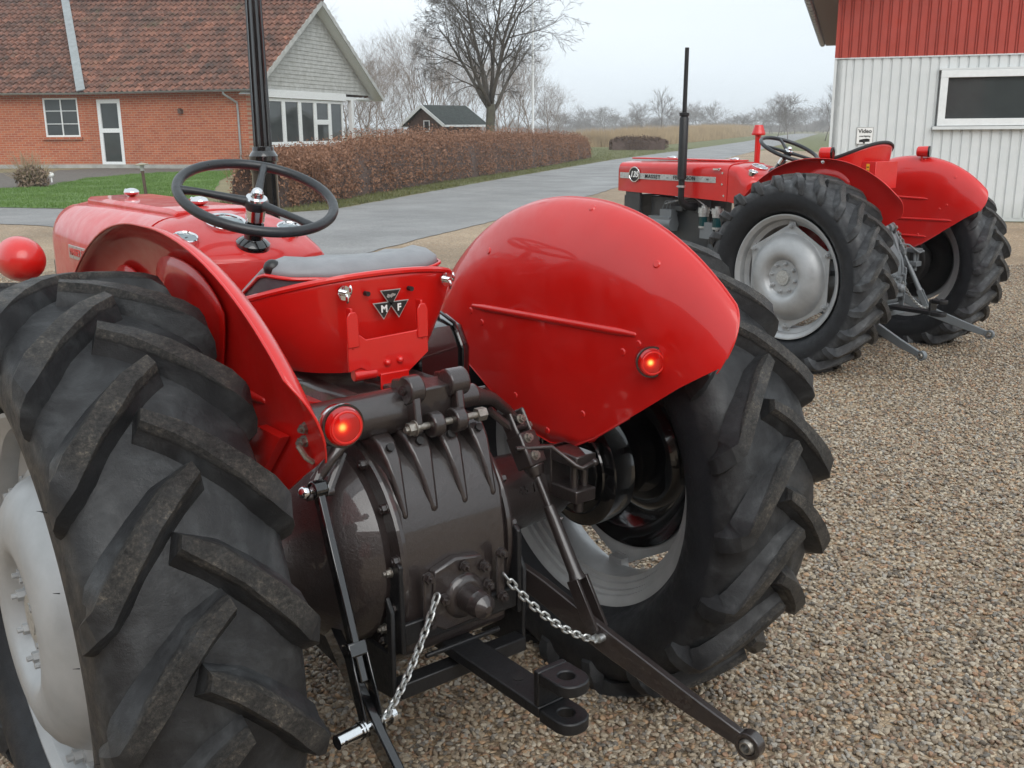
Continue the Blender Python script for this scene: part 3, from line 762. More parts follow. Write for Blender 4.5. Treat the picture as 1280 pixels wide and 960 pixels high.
        g = G(); g.lathe([(1.22, .020), (1.44, .022), (1.445, .048), (1.455, .050), (1.50, .034), (1.515, .030), (1.518, 0)], (.12, .985, 0), axis=(0, 0, 1), n=28); g.build('air_precleaner', red, T, sharp=30)
    # ---------------- hydraulic lift
    g = G(); g.cyl((-.27, -.10, .884), (-.045, -.10, .884), .047, .050, n=28); g.cyl((.06, -.10, .884), (.155, -.10, .884), .027, n=24); g.cyl((-.31, -.10, .884), (-.27, -.10, .884), .034, n=20)
    g.prism([(-.150, .870), (-.140, .905), (-.06, .930), (.05, .925), (.05, .84), (-.10, .84)], -.052, .062); g.build('lift_shaft', body, T, bevel=.006)
    g = G()
    for a, b in ((-.055, -.015), (.058, .112)):
        g.cyl((a, -.145, .955), (b, -.145, .955), .034, n=28)
    for a, b in ((-.050, -.028), (.070, .092)):
        g.prism([(-.175, .945), (-.15, .985), (-.08, .97), (-.06, .90), (-.10, .86), (-.15, .84), (-.185, .86)], a, b)
    for a, b in ((-.012, .020), (.052, .084)):
        g.cyl((a, -.178, .872), (b, -.178, .872), .030, n=24)
    g.prism([(-.16, .955), (-.10, .965), (-.10, .87), (-.15, .87)], -.028, .070)
    g.v = [(x * .92 - .012, -.15 + (y + .15) * .92, .90 + (z - .915) * .92) for x, y, z in g.v]; RK = g.build('top_link_bracket', body, T, bevel=.004)
    g = G(); g.cyl((-.060, -.178, .872), (.150, -.178, .872), .0085, n=12); g.bolt((-.05, -.178, .872), (-1, 0, 0), .0155, .016, .008); g.cyl((.125, -.178, .872), (.150, -.178, .872), .017, n=6); g.v = [(x * .92 - .012, -.15 + (y + .15) * .92, .90 + (z - .915) * .92) for x, y, z in g.v]; g.build('bracket_bolt', MT['steel'], RK)
    g = G(); g.bolt((-.055, -.145, .955), (-1, -.4, 0), .010, .008); g.cyl((.115, -.147, .957), (.108, -.147, .957), .010, n=12); g.v = [(x * .92 - .012, -.15 + (y + .15) * .92, .90 + (z - .915) * .92) for x, y, z in g.v]; g.build('bracket_pin', body, RK)
    for s in (-1, 1):
        g = G()
        a0 = V((s * .14, -.10, .884)); a1 = V((s * .285, -.075, .80)) if s > 0 else V((-.272, -.125, .775))
        g.tube([a0, a0.lerp(a1, .4) + V((0, -.02, .018)), a1.lerp(a0, .2) + V((0, -.01, .01)), a1], [.026, .015, .013, .012], 10)
        for q in (-.02, .02): g.tube([a0.lerp(a1, .6) + V((q, 0, 0)), a1 + V((q, -.02, -.02))], .010, 8)
        g.cyl(a1 + V((-.03, -.02, -.02)), a1 + V((.03, -.02, -.02)), .010, n=10)
        g.build('lift_arm', body, T)
    # levelling box and right lift rod
    t0 = V((.285, -.095, .775)); b0 = V((.333, -.331, .330)); dd = (b0 - t0).normalized()
    sx = dd.cross(V((0, 0, 1))).normalized(); ty_ = sx.cross(dd)
    mrot = Matrix((sx, dd, ty_)).transposed()
    g = G(); g.box(t0 + dd * .055, (.060, .085, .050), mrot); g.box(t0 + dd * .005 + sx * .024, (.010, .10, .040), mrot); g.box(t0 + dd * .005 - sx * .024, (.010, .10, .040), mrot)
    g.cyl(t0 + dd * .095, t0 + dd * .125, .026, .014, n=16); LB = g.build('levelling_box', body, T, bevel=.006)
    g = G()
    for q in (-.018, .03, .075): g.bolt(t0 + dd * q - ty_ * -.024 + sx * 0.006, ty_, .010, .008, .003)
    g.bolt(t0 - sx * .030, -sx, .011, .01); g.build('box_bolts', MT['steel'], LB)
    g = G(); p = t0 + dd * .05
    g.tube([p + sx * .03, p + sx * .045 + V((0, -.01, .012)), p + V((.055, -.03, .0)), p + V((.095, -.075, -.045)), p + V((.105, -.085, -.052)), p + V((.145, -.085, -.045))], .0065, 10); g.ball(p + V((.148, -.085, -.045)), .010, n=12); g.build('crank_handle', body, LB)
    g = G(); tm = t0.lerp(b0, .45)
    g.tube([t0 + dd * .11, tm], .0095, 12); g.tube([tm - dd * .03, tm, b0 - dd * .14, b0 - dd * .12], [.0135, .0155, .0170, .022], 12)
    g.box(b0 - dd * .06 + sx * .018, (.009, .13, .034), mrot); g.box(b0 - dd * .06 - sx * .018, (.009, .13, .034), mrot); g.bolt(tm + dd * .01, -sx + ty_ * .6, .008, .014); g.build('lift_rod', body, T, bevel=.002)
    # left lift rod: flat bar with a forked foot
    lx = -.28; tl_ = V((-.275, -.145, .765)); bl = V((lx, -.335, .320)); d2 = (bl - tl_).normalized(); s2 = d2.cross(V((0, 0, 1))).normalized(); t2 = s2.cross(d2); m2 = Matrix((s2, d2, t2)).transposed()
    g = G(); g.box(tl_.lerp(bl, .42), (.019, (bl - tl_).length * .80, .026), m2); fk = bl - d2 * .07
    g.box(fk + s2 * .0175, (.008, .17, .032), m2); g.box(fk - s2 * .0175, (.008, .17, .032), m2); g.box(bl - d2 * .155, (.043, .03, .032), m2); g.cyl(tl_ + V((-.016, 0, 0)), tl_ + V((.016, 0, 0)), .020, n=16)
    g.build('lift_rod', MT['blackpaint'] if var == 1 else body, T, bevel=.004)
    g = G(); g.cyl(tl_ + V((-.03, 0, .0)), tl_ + V((.02, 0, 0)), .009, n=12); g.ball(tl_ + V((-.03, 0, .0)), .014, n=14); g.build('rod_pin', MT['chrome'], T)
    # lower links
    LR = link_arm('lower_link', T, [(.20, .16, .50), (.24, .0, .455), (.29, -.18, .385), (.338, -.36, .305), (.375, -.58, .240), (.397, -.72, .206)], .020, [.05, .056, .060, .062, .050, .036], MT['brown'] if var == 1 else body)
    LL = link_arm('lower_link', T, [(-.19, .16, .50), (-.22, .0, .455), (-.252, -.18, .385), (-.28, -.36, .300), (-.315, -.58, .232), (-.338, -.72, .198)] if var == 1 else [(-.20, .16, .50), (-.24, .0, .455), (-.29, -.18, .385), (-.338, -.36, .295), (-.375, -.58, .215), (-.397, -.72, .175)], .020, [.05, .056, .060, .060, .050, .036], MT['blackpaint'] if var == 1 else body)
    # drawbar frame
    g = G()
    for s in (-1, 1):
        g.prism([(-.250, .30), (-.255, .50), (-.235, .53), (-.235, .40), (.15, .40), (.15, .28), (-.02, .265)], s * .170, s * .182)
        g.prism([(-.262, .40), (-.262, .60), (-.245, .61), (-.18, .50), (-.18, .40)], s * .150, s * .162)
    g.box((0, -.252, .440), (.30, .012, .05)); g.box((0, -.248, .318), (.338, .04, .035)); g.box((0, -.08, .30), (.338, .04, .03)); g.box((0, -.256, .375), (.20, .010, .010))
    g.build('drawbar_frame', MT['mattblack'] if var == 1 else body, T, bevel=.003)
    g = G()
    for s in (-1, 1):
        for z in (.58, .54, .44): g.bolt((s * .163, -.20 - (.03 if z > .56 else 0), z), (s, 0, 0), .009, .010); g.cut()
    pieces(g, 'frame_bolt', MT['steel'], T)
    g = G(); g.beam((0, .10, .362), (0, -.56, .362), .075, .024)
    # jaw with rounded, drilled ends
    def tongue(z0, z1, yb_):
        n = 20; hr = .0165; cy_ = -.600
        outl = [(.0375, yb_), (.0375, -.615), (.030, -.635), (.012, -.645), (-.012, -.645), (-.030, -.635), (-.0375, -.615), (-.0375, yb_)]
        # outline and hole joined by a bridge-free ring grid
        import bisect
        oc = []
        for i in range(32):
            a = 2 * PI * i / 32; dx, dy = math.cos(a), math.sin(a); best = 9
            m = len(outl)
            for j in range(m):
                x0, y0 = outl[j][0], outl[j][1] - cy_; x1, y1 = outl[(j + 1) % m][0], outl[(j + 1) % m][1] - cy_
                den = dx * (y1 - y0) - dy * (x1 - x0)
                if abs(den) < 1e-9: continue
                t = (x0 * (y1 - y0) - y0 * (x1 - x0)) / den; q = (x0 * dy - y0 * dx) / den
                if t > 0 and -1e-6 <= q <= 1 + 1e-6: best = min(best, t)
            oc.append((dx * best, cy_ + dy * best))
        ic = [(hr * math.cos(2 * PI * i / 32), cy_ + hr * math.sin(2 * PI * i / 32)) for i in range(32)]
        rings = [[V((*p, z0)) for p in ic], [V((*p, z0)) for p in oc], [V((*p, z1)) for p in oc], [V((*p, z1)) for p in ic]]
        g.loft(rings, True, False)
    tongue(.345, .370, -.5605); tongue(.426, .450, -.5605)
    g.prism([(-.545, .3745), (-.5602, .3745), (-.5602, .450), (-.545, .450)], -.0375, .0375)
    DB = g.build('drawbar', MT['mattblack'], T, bevel=.003)
    g = G(); g.cyl((.0, -.45, .3738), (.0, -.45, .3752), .010, n=16); g.build('drawbar_hole', MT['dark'], DB)
    # PTO
    g = G(); pc = V((0, -.24, .490))
    g.prism([(-.075, .565), (-.02, .582), (.05, .572), (.075, .53), (.078, .45), (.05, .425), (-.05, .420), (-.078, .44), (-.082, .50)], -.262, -.236, 'y')
    g.lathe([(0, .052), (.026, .052), (.030, .046), (.036, .040), (.036, 0)], pc, axis=(0, -1, 0), n=32)
    g.box((-.095, -.262, .505), (.022, .010, .13)); g.box((.100, -.262, .510), (.022, .010, .12))
    PT = g.build('pto_flange', body, T, bevel=.005)
    g = G(); g.lathe([(.02, .030), (.075, .030), (.080, .028), (.098, .0265), (.105, .020), (.112, .008), (.112, 0)], pc, axis=(0, -1, 0), n=28)
    g.build('pto_cap', body, PT, sharp=20)
    g = G()
    for x, z in ((-.095, .560), (-.095, .455), (.098, .565), (.100, .46), (.0, .56), (-.058, .50), (.06, .50), (.052, .545)): g.bolt((x, -.266, z), (0, -1, 0), .011, .010, .008); g.cut()
    pieces(g, 'flange_bolt', body, PT)
    # check chains
    rp = V((.312, -.345, .312)) if var == 1 else V((.30, -.33, .33))
    chain((.100, -.275, .515), rp, .030, 17, MT['zinc'], T)
    g = G(); g.beam(rp + V((-.006, .0, .0)), rp + V((.022, -.006, .008)), .004, .022, up=(0, 1, .3)); g.cyl(rp + V((.0, -.012, .006)), rp + V((.045, -.012, .006)), .010, n=12); g.build('chain_shackle', MT['zinc'], T)
    lp = V((-.262, -.345, .328)) if var == 1 else V((-.30, -.33, .34))
    chain((-.078, -.275, .520), lp, .024, 18, MT['zinc'], T)
    g = G(); ax = V((-1, -.12, -.0)).normalized(); p0 = V((-.235, -.335, .327)) if var == 1 else V((-.29, -.33, .33))
    g.cyl(p0, p0 + ax * .10, .0085, n=12); g.cyl(p0 + ax * .084, p0 + ax * .135, .0150, n=20); g.cyl(p0 + ax * .070, p0 + ax * .074, .018, n=20); g.cyl(p0 + ax * .077, p0 + ax * .081, .018, n=20); g.cyl(p0 - ax * .004, p0 + ax * .008, .016, n=16); g.cyl(p0 + ax * .122 + V((0, -.016, .002)), p0 + ax * .122 + V((0, .016, 0)), .005, n=8)
    g.build('linch_pin', MT['chrome'], T)
    if var == 1:
        text('casting_numbers', '45 12', .030, basis((.325, -.0925, .611), (1, 0, 0), (0, .35, 1)), body, T, .004, 1.1)
        g = G(); g.tube([(.17, .02, .86), (.22, -.05, .88), (.30, .0, .83), (.4, .05, .72)], .004, 6); g.build('brake_pipe', body, T)
        # lit-black bracket beside the right mudguard
        g = G(); g.prism([(.16, .80), (.33, .80), (.34, .93), (.31, .985), (.25, 1.005), (.19, .985), (.155, .93)], .17, .33); CSE = g.build('battery_case', MT['blackpaint'], T, bevel=.01)
        g = G(); g.tube([(.30, .152, .80), (.30, .148, .93), (.30, .185, .992), (.30, .25, 1.012), (.30, .31, .992), (.30, .345, .93)], .005, 6); g.build('case_strap', MT['blackpaint'], CSE)

T1 = empty('tractor'); tractor(T1, 1)
tag(T1, 'nearest red vintage tractor, with dark brown gearbox and two lit red tail lights', 'tractor', 'red vintage tractors parked on the gravel')
T2 = empty('tractor', (4.7799, 1.918, -.022)); T2.rotation_euler = (.0036, .008, -.0022); tractor(T2, 2)
tag(T2, 'farther red vintage tractor with tall black exhaust stack and grey rear linkage', 'tractor', 'red vintage tractors parked on the gravel')
# ------------------------------------------------------------------ ground
def sheet(name, pts, z, mat, jit=0.0, step=1.0, seed=1, kind='structure'):
    rnd = R_(seed); out = []
    n = len(pts)
    for i in range(n):
        a, b = pts[i], pts[(i + 1) % n]; L = math.hypot(b[0] - a[0], b[1] - a[1])
        m = max(1, int(L / step)) if jit and L < 60 else 1
        for k in range(m):
            t = k / m; j = jit if (k and jit) else 0
            nx, ny = -(b[1] - a[1]) / L, (b[0] - a[0]) / L; q = rnd.uniform(-j, j)
            out.append((a[0] + (b[0] - a[0]) * t + nx * q, a[1] + (b[1] - a[1]) * t + ny * q, z))
    g = G(); g.add(out, [tuple(range(len(out)))])
    me = bpy.data.meshes.new(name); me.from_pydata(out, [], [tuple(range(len(out)))])
    import bmesh
    bm = bmesh.new(); bm.from_mesh(me); bmesh.ops.triangulate(bm, faces=bm.faces); bmesh.ops.recalc_face_normals(bm, faces=bm.faces)
    for f in bm.faces:
        if f.normal.z < 0: f.normal_flip()
    bm.to_mesh(me); bm.free()
    me.materials.append(mat); ob = bpy.data.objects.new(name, me); col.objects.link(ob)
    return tag(ob, kind=kind)

M = Mat('field'); n = M.noise(.02, 6, .6); c = M.ramp(n, [(.35, (.16, .15, .07)), (.5, (.22, .18, .10)), (.65, (.11, .14, .05))])
c = M.mix(.35, c, M.ramp(M.noise(1.2, 6), [(.3, (.10, .11, .04)), (.7, (.30, .25, .15))])); M.col(c).rough(.95).bump(M.noise(3, 6), .5, .1); MT['field'] = M.m
M = Mat('gravel'); co_ = M.co()
vo = M.node('ShaderNodeTexVoronoi', Scale=62.0, Randomness=1.0); M.l.new(co_, vo.inputs['Vector'])
v2 = M.node('ShaderNodeTexVoronoi', Scale=62.0, Randomness=1.0, _feature='DISTANCE_TO_EDGE'); M.l.new(co_, v2.inputs['Vector'])
sp = M.node('ShaderNodeSeparateColor'); M.l.new(vo.outputs['Color'], sp.inputs[0])
PEB = [(.0, (.14, .115, .09)), (.14, (.30, .25, .19)), (.34, (.44, .375, .29)), (.5, (.36, .29, .21)), (.62, (.52, .47, .40)), (.74, (.27, .17, .105)), (.84, (.37, .36, .34)), (.93, (.46, .30, .17)), (1.0, (.68, .63, .55))]
c = M.ramp(sp.outputs[0], PEB)
gap = M.ramp(v2.outputs['Distance'], [(.0, .0), (.12, 1.0)])
patch = M.ramp(M.noise(.45, 6, .65, co_), [(.35, (.78, .72, .64)), (.7, (1.3, 1.22, 1.12))])
c = M.mix(gap, (.20, .165, .125), c); c = M.mix(1.0, c, patch, 'MULTIPLY')
c = M.mix(1.0, c, (.98, .94, .88), 'MULTIPLY'); M.col(c).rough(.72).bump(v2.outputs['Distance'], .9, .012); MT['gravel'] = M.m
M = Mat('asphalt'); a = M.ramp(M.noise(.5, 6, .65), [(.3, (.165, .163, .160)), (.7, (.27, .265, .258))]); b = M.ramp(M.noise(70, 4, .7), [(.35, .5), (.65, 1.4)])
c = M.mix(1.0, a, b, 'MULTIPLY')
vg = M.node('ShaderNodeTexVoronoi', Scale=5.0); M.l.new(M.co(), vg.inputs['Vector']); st = M.ramp(vg.outputs['Distance'], [(.06, 1), (.14, 0)])
c = M.mix(M.math('MULTIPLY', st, M.ramp(M.noise(.6, 3), [(.45, 0), (.6, .8)])), c, (.36, .32, .26))
M.col(c).rough(M.ramp(M.noise(.7, 5), [(.35, .42), (.65, .7)])).bump(M.noise(120, 3), .4, .006); MT['asphalt'] = M.m
def grassmat(nm, cs, sc_=1.0):
    M = Mat(nm); c = M.ramp(M.noise(1.3 * sc_, 6, .7), [(.32, cs[0]), (.5, cs[1]), (.68, cs[2])]); c = M.mix(.5, c, M.ramp(M.noise(26, 4, .7), [(.3, cs[0]), (.7, cs[2])]))
    M.col(c).rough(.8).bump(M.noise(30, 5, .7), .6, .04); return M.m
MT['lawn'] = grassmat('lawn_green', [(.060, .125, .018), (.095, .185, .028), (.15, .24, .055)])
MT['verge'] = grassmat('verge_green', [(.075, .095, .025), (.12, .135, .04), (.20, .18, .085)])
MT['moss'] = grassmat('moss', [(.06, .075, .03), (.11, .13, .04), (.16, .15, .08)])
MT['soil'] = simple('bed_soil', (.115, .10, .085), .95, 0, .35, 6, .6, 30)

# one sheet out to the horizon
g = G(); N = 24
rr = [0, 60, 150, 400, 1000, 3000]
g.add([(-700, -700, -.004), (1100, -700, -.004), (1100, 1100, -.004), (-700, 1100, -.004)], [(0, 1, 2, 3)])
tag(g.build('ground', MT['field']), kind='structure')
sheet('gravel_yard', [(-60, -60), (70, -60), (70, 30), (54.7, 37.2), (58, 44), (43.8, 35.8), (17.3, 17.9), (11.3, 13.6), (8.6, 12), (6, 12), (3.9, 15.9), (2.9, 17.2), (-26.5, 61), (-60, 80)], .0, MT['gravel'])
near = [(3.1, 15.8), (3.5, 13.2), (4.0, 10.2), (4.7, 8.7), (6.47, 9.95), (8.64, 11.28), (11.3, 12.93), (17.3, 17.2), (43.8, 35.2), (92, 67.5), (150.5, 107.5), (239, 168)]
far = [(239.8, 175.9), (150, 115), (92, 74), (55.9, 49.6), (34.4, 35.2), (17.8, 22.97), (11.2, 17.93), (8.37, 15.73), (7.2, 15.6), (5.8, 17.3), (4.6, 19.3), (3.48, 20.96), (-25, 63.5), (-29, 63.5), (2.6, 16.8)]
sheet('road', near + far, .008, MT['asphalt'], .035, .22, 3)
foot = [(7.79, 16.28), (10.4, 18.34), (15.93, 22.84), (21.45, 26.8), (28.1, 31.87), (36.9, 39.1)]
VERGE = [(7.0, 15.8), (8.37, 15.85), (11.2, 18.05), (17.8, 23.1), (34.4, 35.4), (55.9, 49.8), (92, 74.2), (150, 115.2), (239.8, 176.2), (239, 184), (112, 100), (60, 66), (45, 54), (36, 42), (27, 34.5), (20, 29), (14.5, 24.5), (9, 20), (6.8, 19)]
sheet('roadside_verge', VERGE, .004, MT['verge'], .08, .6, 5)
sheet('moss_strip', [(16.5, 3.6), (20, -1.7), (20.25, -1.5), (13.6, 8.4), (13.35, 8.25)], .006, MT['moss'], .05, .3, 4)
sheet('far_verge', [(54.7, 37.4), (70, 30), (180, 90), (239, 167.6), (150.5, 107.1), (92, 67.1), (58, 44.2)], .004, MT['verge'])
LAWN = [(-25, 63.8), (3.52, 21.1), (4.7, 19.4), (5.9, 17.6), (6.9, 18.9), (8.6, 22.5), (11.5, 29), (15.5, 36.5), (14.3, 37), (12.4, 36.9), (9.3, 34.5), (6.65, 29.9), (5.2, 29), (-5, 39), (-20, 62)]
sheet('lawn', LAWN, .008, MT['lawn'], .06, .6, 7)
sheet('flower_bed', [(5.2, 29), (6.65, 29.9), (9.3, 34.5), (12.4, 36.9), (14.3, 37), (16.5, 37.6), (12.3, 44), (2, 39), (-8, 47), (-5, 39)], .004, MT['soil'], .06, .6, 8)

def inpoly(x, y, P):
    c = False; j = len(P) - 1
    for i in range(len(P)):
        if (P[i][1] > y) != (P[j][1] > y) and x < (P[j][0] - P[i][0]) * (y - P[i][1]) / (P[j][1] - P[i][1]) + P[i][0]: c = not c
        j = i
    return c
def blades(name, P, lo, hi, n, h, w, mat, seed, label=None, cat=None, keep=None):
    rnd = R_(seed); vs = []; fs = []; k = 0; tries = 0
    while k < n and tries < n * 20:
        tries += 1; x = rnd.uniform(lo[0], hi[0]); y = rnd.uniform(lo[1], hi[1])
        if not inpoly(x, y, P): continue
        if keep and not keep(x, y, rnd): continue
        a = rnd.uniform(0, 2 * PI); hh = h * rnd.uniform(.45, 1.3) * (.6 + .8 * noise.noise(V((x * .8, y * .8, 0))) + .3); b = rnd.uniform(0, 2 * PI); l = rnd.uniform(0, .6) * hh
        dx, dy = math.cos(a) * w, math.sin(a) * w; i = len(vs)
        vs += [(x - dx, y - dy, 0), (x + dx, y + dy, 0), (x + math.cos(b) * l, y + math.sin(b) * l, max(.01, hh))]; fs.append((i, i + 1, i + 2)); k += 1
    me = bpy.data.meshes.new(name); me.from_pydata(vs, [], fs); me.materials.append(mat); ob = bpy.data.objects.new(name, me); col.objects.link(ob)
    return tag(ob, label, cat, kind='stuff')
def dens(x, y, rnd):
    d = (x - o0[0]) * Fh[0] + (y - o0[1]) * Fh[1]; return rnd.random() < min(1, (26 / max(d, 1)) ** 2)
o0 = (-1.1541, -1.9075); Fh = (.6173, .7867); Rh = (.7867, -.6173)
def at(d, lat): return (o0[0] + Fh[0] * d + Rh[0] * lat, o0[1] + Fh[1] * d + Rh[1] * lat)
blades('lawn_grass', LAWN, (2, 17), (16, 38), 42000, .06, .009, MT['lawn'], 11, 'short bright green grass of the lawn in front of the brick house', 'grass')
blades('verge_grass', VERGE, (6.8, 15.5), (60, 60), 42000, .07, .010, MT['verge'], 12, 'mixed green and straw coloured grass along the road at the foot of the brown hedge', 'grass', dens)

# loose pebbles (one object, scattered by geometry nodes)
M = Mat('pebble'); oi = M.node('ShaderNodeObjectInfo')
c = M.ramp(oi.outputs['Random'], [(0, (.09, .075, .06)), (.08, (.22, .18, .14)), (.20, (.34, .295, .235)), (.36, (.28, .23, .175)), (.48, (.43, .395, .34)), (.58, (.20, .135, .095)), (.68, (.32, .31, .295)), (.77, (.38, .255, .16)), (.83, (.15, .145, .14)), (.91, (.48, .43, .35)), (.96, (.31, .19, .125)), (1, (.64, .62, .57))], 'CONSTANT')
c = M.mix(1.0, c, (1.14, 1.07, .96), 'MULTIPLY'); c = M.mix(.15, c, M.ramp(M.noise(1.5, 5), [(.3, (.10, .08, .065)), (.7, (.42, .38, .32))])); M.col(c).rough(M.ramp(M.noise(2, 4), [(.3, .38), (.7, .72)])).bump(M.noise(4, 5), .3, .1); MT['pebble'] = M.m
g = G(); cells = {}
cs = .3
def inview(x, y, dmax):
    dx, dy = x - o0[0], y - o0[1]; d = dx * Fh[0] + dy * Fh[1]; l = dx * Rh[0] + dy * Rh[1]
    return .75 < d < dmax and abs(l) < .62 * (d * .97 + .36) + .35
ev = []; ef = []
for i in range(-12, 50):
    for j in range(-12, 60):
        x, y = i * cs, j * cs
        if inview(x + cs / 2, y + cs / 2, 11) and not inpoly(x, y, near + far):
            k = len(ev); ev += [(x, y, .0), (x + cs, y, .0), (x + cs, y + cs, .0), (x, y + cs, .0)]; ef.append((k, k + 1, k + 2, k + 3))
me = bpy.data.meshes.new('gravel_stones'); me.from_pydata(ev, [], ef); me.materials.append(MT['pebble'])
gs = bpy.data.objects.new('gravel_stones', me); col.objects.link(gs)
tag(gs, 'loose rounded tan, grey and brown pebbles covering the yard around the tractors', 'gravel', kind='stuff')
ng = bpy.data.node_groups.new('pebbles', 'GeometryNodeTree')
ng.interface.new_socket('Geometry', in_out='INPUT', socket_type='NodeSocketGeometry'); ng.interface.new_socket('Geometry', in_out='OUTPUT', socket_type='NodeSocketGeometry')
nn_ = ng.nodes; L = ng.links.new
gi = nn_.new('NodeGroupInput'); go = nn_.new('NodeGroupOutput')
dp = nn_.new('GeometryNodeDistributePointsOnFaces'); dp.inputs['Seed'].default_value = 3
pos = nn_.new('GeometryNodeInputPosition'); vd = nn_.new('ShaderNodeVectorMath'); vd.operation = 'DISTANCE'; vd.inputs[1].default_value = (o0[0], o0[1], 0); L(pos.outputs[0], vd.inputs[0])
mr = nn_.new('ShaderNodeMapRange'); mr.inputs[1].default_value = 2.5; mr.inputs[2].default_value = 9; mr.inputs[3].default_value = 9500; mr.inputs[4].default_value = 4200; L(vd.outputs['Value'], mr.inputs[0]); L(mr.outputs[0], dp.inputs['Density'])
L(gi.outputs[0], dp.inputs['Mesh'])
ip = nn_.new('GeometryNodeInstanceOnPoints'); L(dp.outputs['Points'], ip.inputs['Points'])
ic = nn_.new('GeometryNodeMeshIcoSphere'); ic.inputs['Radius'].default_value = 1.0; ic.inputs['Subdivisions'].default_value = 3
no = nn_.new('ShaderNodeTexNoise'); no.inputs['Scale'].default_value = .9; no.inputs['Detail'].default_value = 1
sm = nn_.new('GeometryNodeSetPosition'); vs_ = nn_.new('ShaderNodeVectorMath'); vs_.operation = 'MULTIPLY_ADD'; sb = nn_.new('ShaderNodeVectorMath'); sb.operation = 'SUBTRACT'; sb.inputs[1].default_value = (.5, .5, .5)
L(no.outputs['Color'], sb.inputs[0]); scl = nn_.new('ShaderNodeVectorMath'); scl.operation = 'SCALE'; scl.inputs['Scale'].default_value = .9; L(sb.outputs[0], scl.inputs[0])
L(ic.outputs['Mesh'], sm.inputs['Geometry']); L(scl.outputs[0], sm.inputs['Offset'])
ss = nn_.new('GeometryNodeSetShadeSmooth'); L(sm.outputs[0], ss.inputs[0])
smt = nn_.new('GeometryNodeSetMaterial'); smt.inputs['Material'].default_value = MT['pebble']; L(ss.outputs[0], smt.inputs[0])
L(smt.outputs[0], ip.inputs['Instance'])
rs = nn_.new('FunctionNodeRandomValue'); rs.data_type = 'FLOAT_VECTOR'; rs.inputs['Min'].default_value = (.0040, .0034, .0026); rs.inputs['Max'].default_value = (.0108, .0084, .0060); L(rs.outputs['Value'], ip.inputs['Scale'])
rr_ = nn_.new('FunctionNodeRandomValue'); rr_.data_type = 'FLOAT_VECTOR'; rr_.inputs['Min'].default_value = (-.5, -.5, 0); rr_.inputs['Max'].default_value = (.5, .5, 6.28); rr_.inputs['Seed'].default_value = 8; L(rr_.outputs['Value'], ip.inputs['Rotation'])
ti = nn_.new('GeometryNodeTranslateInstances'); rt = nn_.new('FunctionNodeRandomValue'); rt.data_type = 'FLOAT_VECTOR'; rt.inputs['Min'].default_value = (0, 0, -.002); rt.inputs['Max'].default_value = (0, 0, .009); rt.inputs['Seed'].default_value = 5
ti.inputs['Local Space'].default_value = False; L(rt.outputs['Value'], ti.inputs['Translation']); L(ip.outputs[0], ti.inputs[0])
jn = nn_.new('GeometryNodeJoinGeometry'); L(ti.outputs[0], jn.inputs[0]); L(jn.outputs[0], go.inputs[0])
dn = nn_.new('ShaderNodeTexNoise'); dn.inputs['Scale'].default_value = 1.1; dn.inputs['Detail'].default_value = 4; m2_ = nn_.new('ShaderNodeMapRange'); m2_.inputs[1].default_value = .38; m2_.inputs[2].default_value = .56; m2_.inputs[3].default_value = .45; m2_.inputs[4].default_value = 1.0; L(dn.outputs[0], m2_.inputs[0]); mm_ = nn_.new('ShaderNodeMath'); mm_.operation = 'MULTIPLY'; L(mr.outputs[0], mm_.inputs[0]); L(m2_.outputs[0], mm_.inputs[1]); L(mm_.outputs[0], dp.inputs['Density'])
md = gs.modifiers.new('scatter', 'NODES'); md.node_group = ng

# ------------------------------------------------------------------ buildings
Dx = V((.83117, .55602, 0)); Wx = V((-.55602, .83117, 0)); UP = V((0, 0, 1))
def frame_m(org, x, y):
    m = Matrix((V(x).normalized(), V(y).normalized(), UP)).transposed().to_4x4(); m.translation = V(org); return m
def bld(name, m, label, cat):
    e = empty(name); e.matrix_world = m; return tag(e, label, cat)
def brickmat(nm, axis='x'):
    M = Mat(nm); s = M.node('ShaderNodeSeparateXYZ'); M.l.new(M.co(), s.inputs[0]); cb = M.node('ShaderNodeCombineXYZ')
    M.l.new(s.outputs[0 if axis == 'x' else 1], cb.inputs[0]); M.l.new(s.outputs[2], cb.inputs[1])
    b = M.node('ShaderNodeTexBrick', Scale=1.0, Color1=(.34, .070, .028, 1), Color2=(.46, .125, .050, 1), Mortar=(.38, .25, .17, 1)); b.inputs['Mortar Size'].default_value = .013; b.inputs['Brick Width'].default_value = .29; b.inputs['Row Height'].default_value = .094; b.inputs['Bias'].default_value = -.1
    b.inputs['Mortar Smooth'].default_value = .2; M.l.new(cb.outputs[0], b.inputs['Vector'])
    c = M.mix(.35, b.outputs[0], M.mix(1, b.outputs[0], M.ramp(M.noise(.7, 6, .7), [(.3, .55), (.7, 1.25)]), 'MULTIPLY')); M.col(c).rough(.85).bump(b.outputs['Fac'], -.4, .01); M.bump(M.noise(40, 4), .2, .006); return M.m
MT['brick'] = brickmat('red_brick'); MT['brick_y'] = brickmat('red_brick_gable', 'y')
M = Mat('clay_tile'); c = M.ramp(M.noise(1.1, 7, .75), [(.3, (.052, .040, .035)), (.43, (.115, .062, .046)), (.55, (.18, .080, .053)), (.7, (.27, .125, .082))])
vo = M.node('ShaderNodeTexVoronoi', Scale=3.2); M.l.new(M.co(), vo.inputs['Vector']); sp = M.node('ShaderNodeSeparateColor'); M.l.new(vo.outputs['Color'], sp.inputs[0])
c = M.mix(.8, c, M.mix(1, c, M.ramp(sp.outputs[0], [(0, .55), (1, 1.45)]), 'MULTIPLY'))
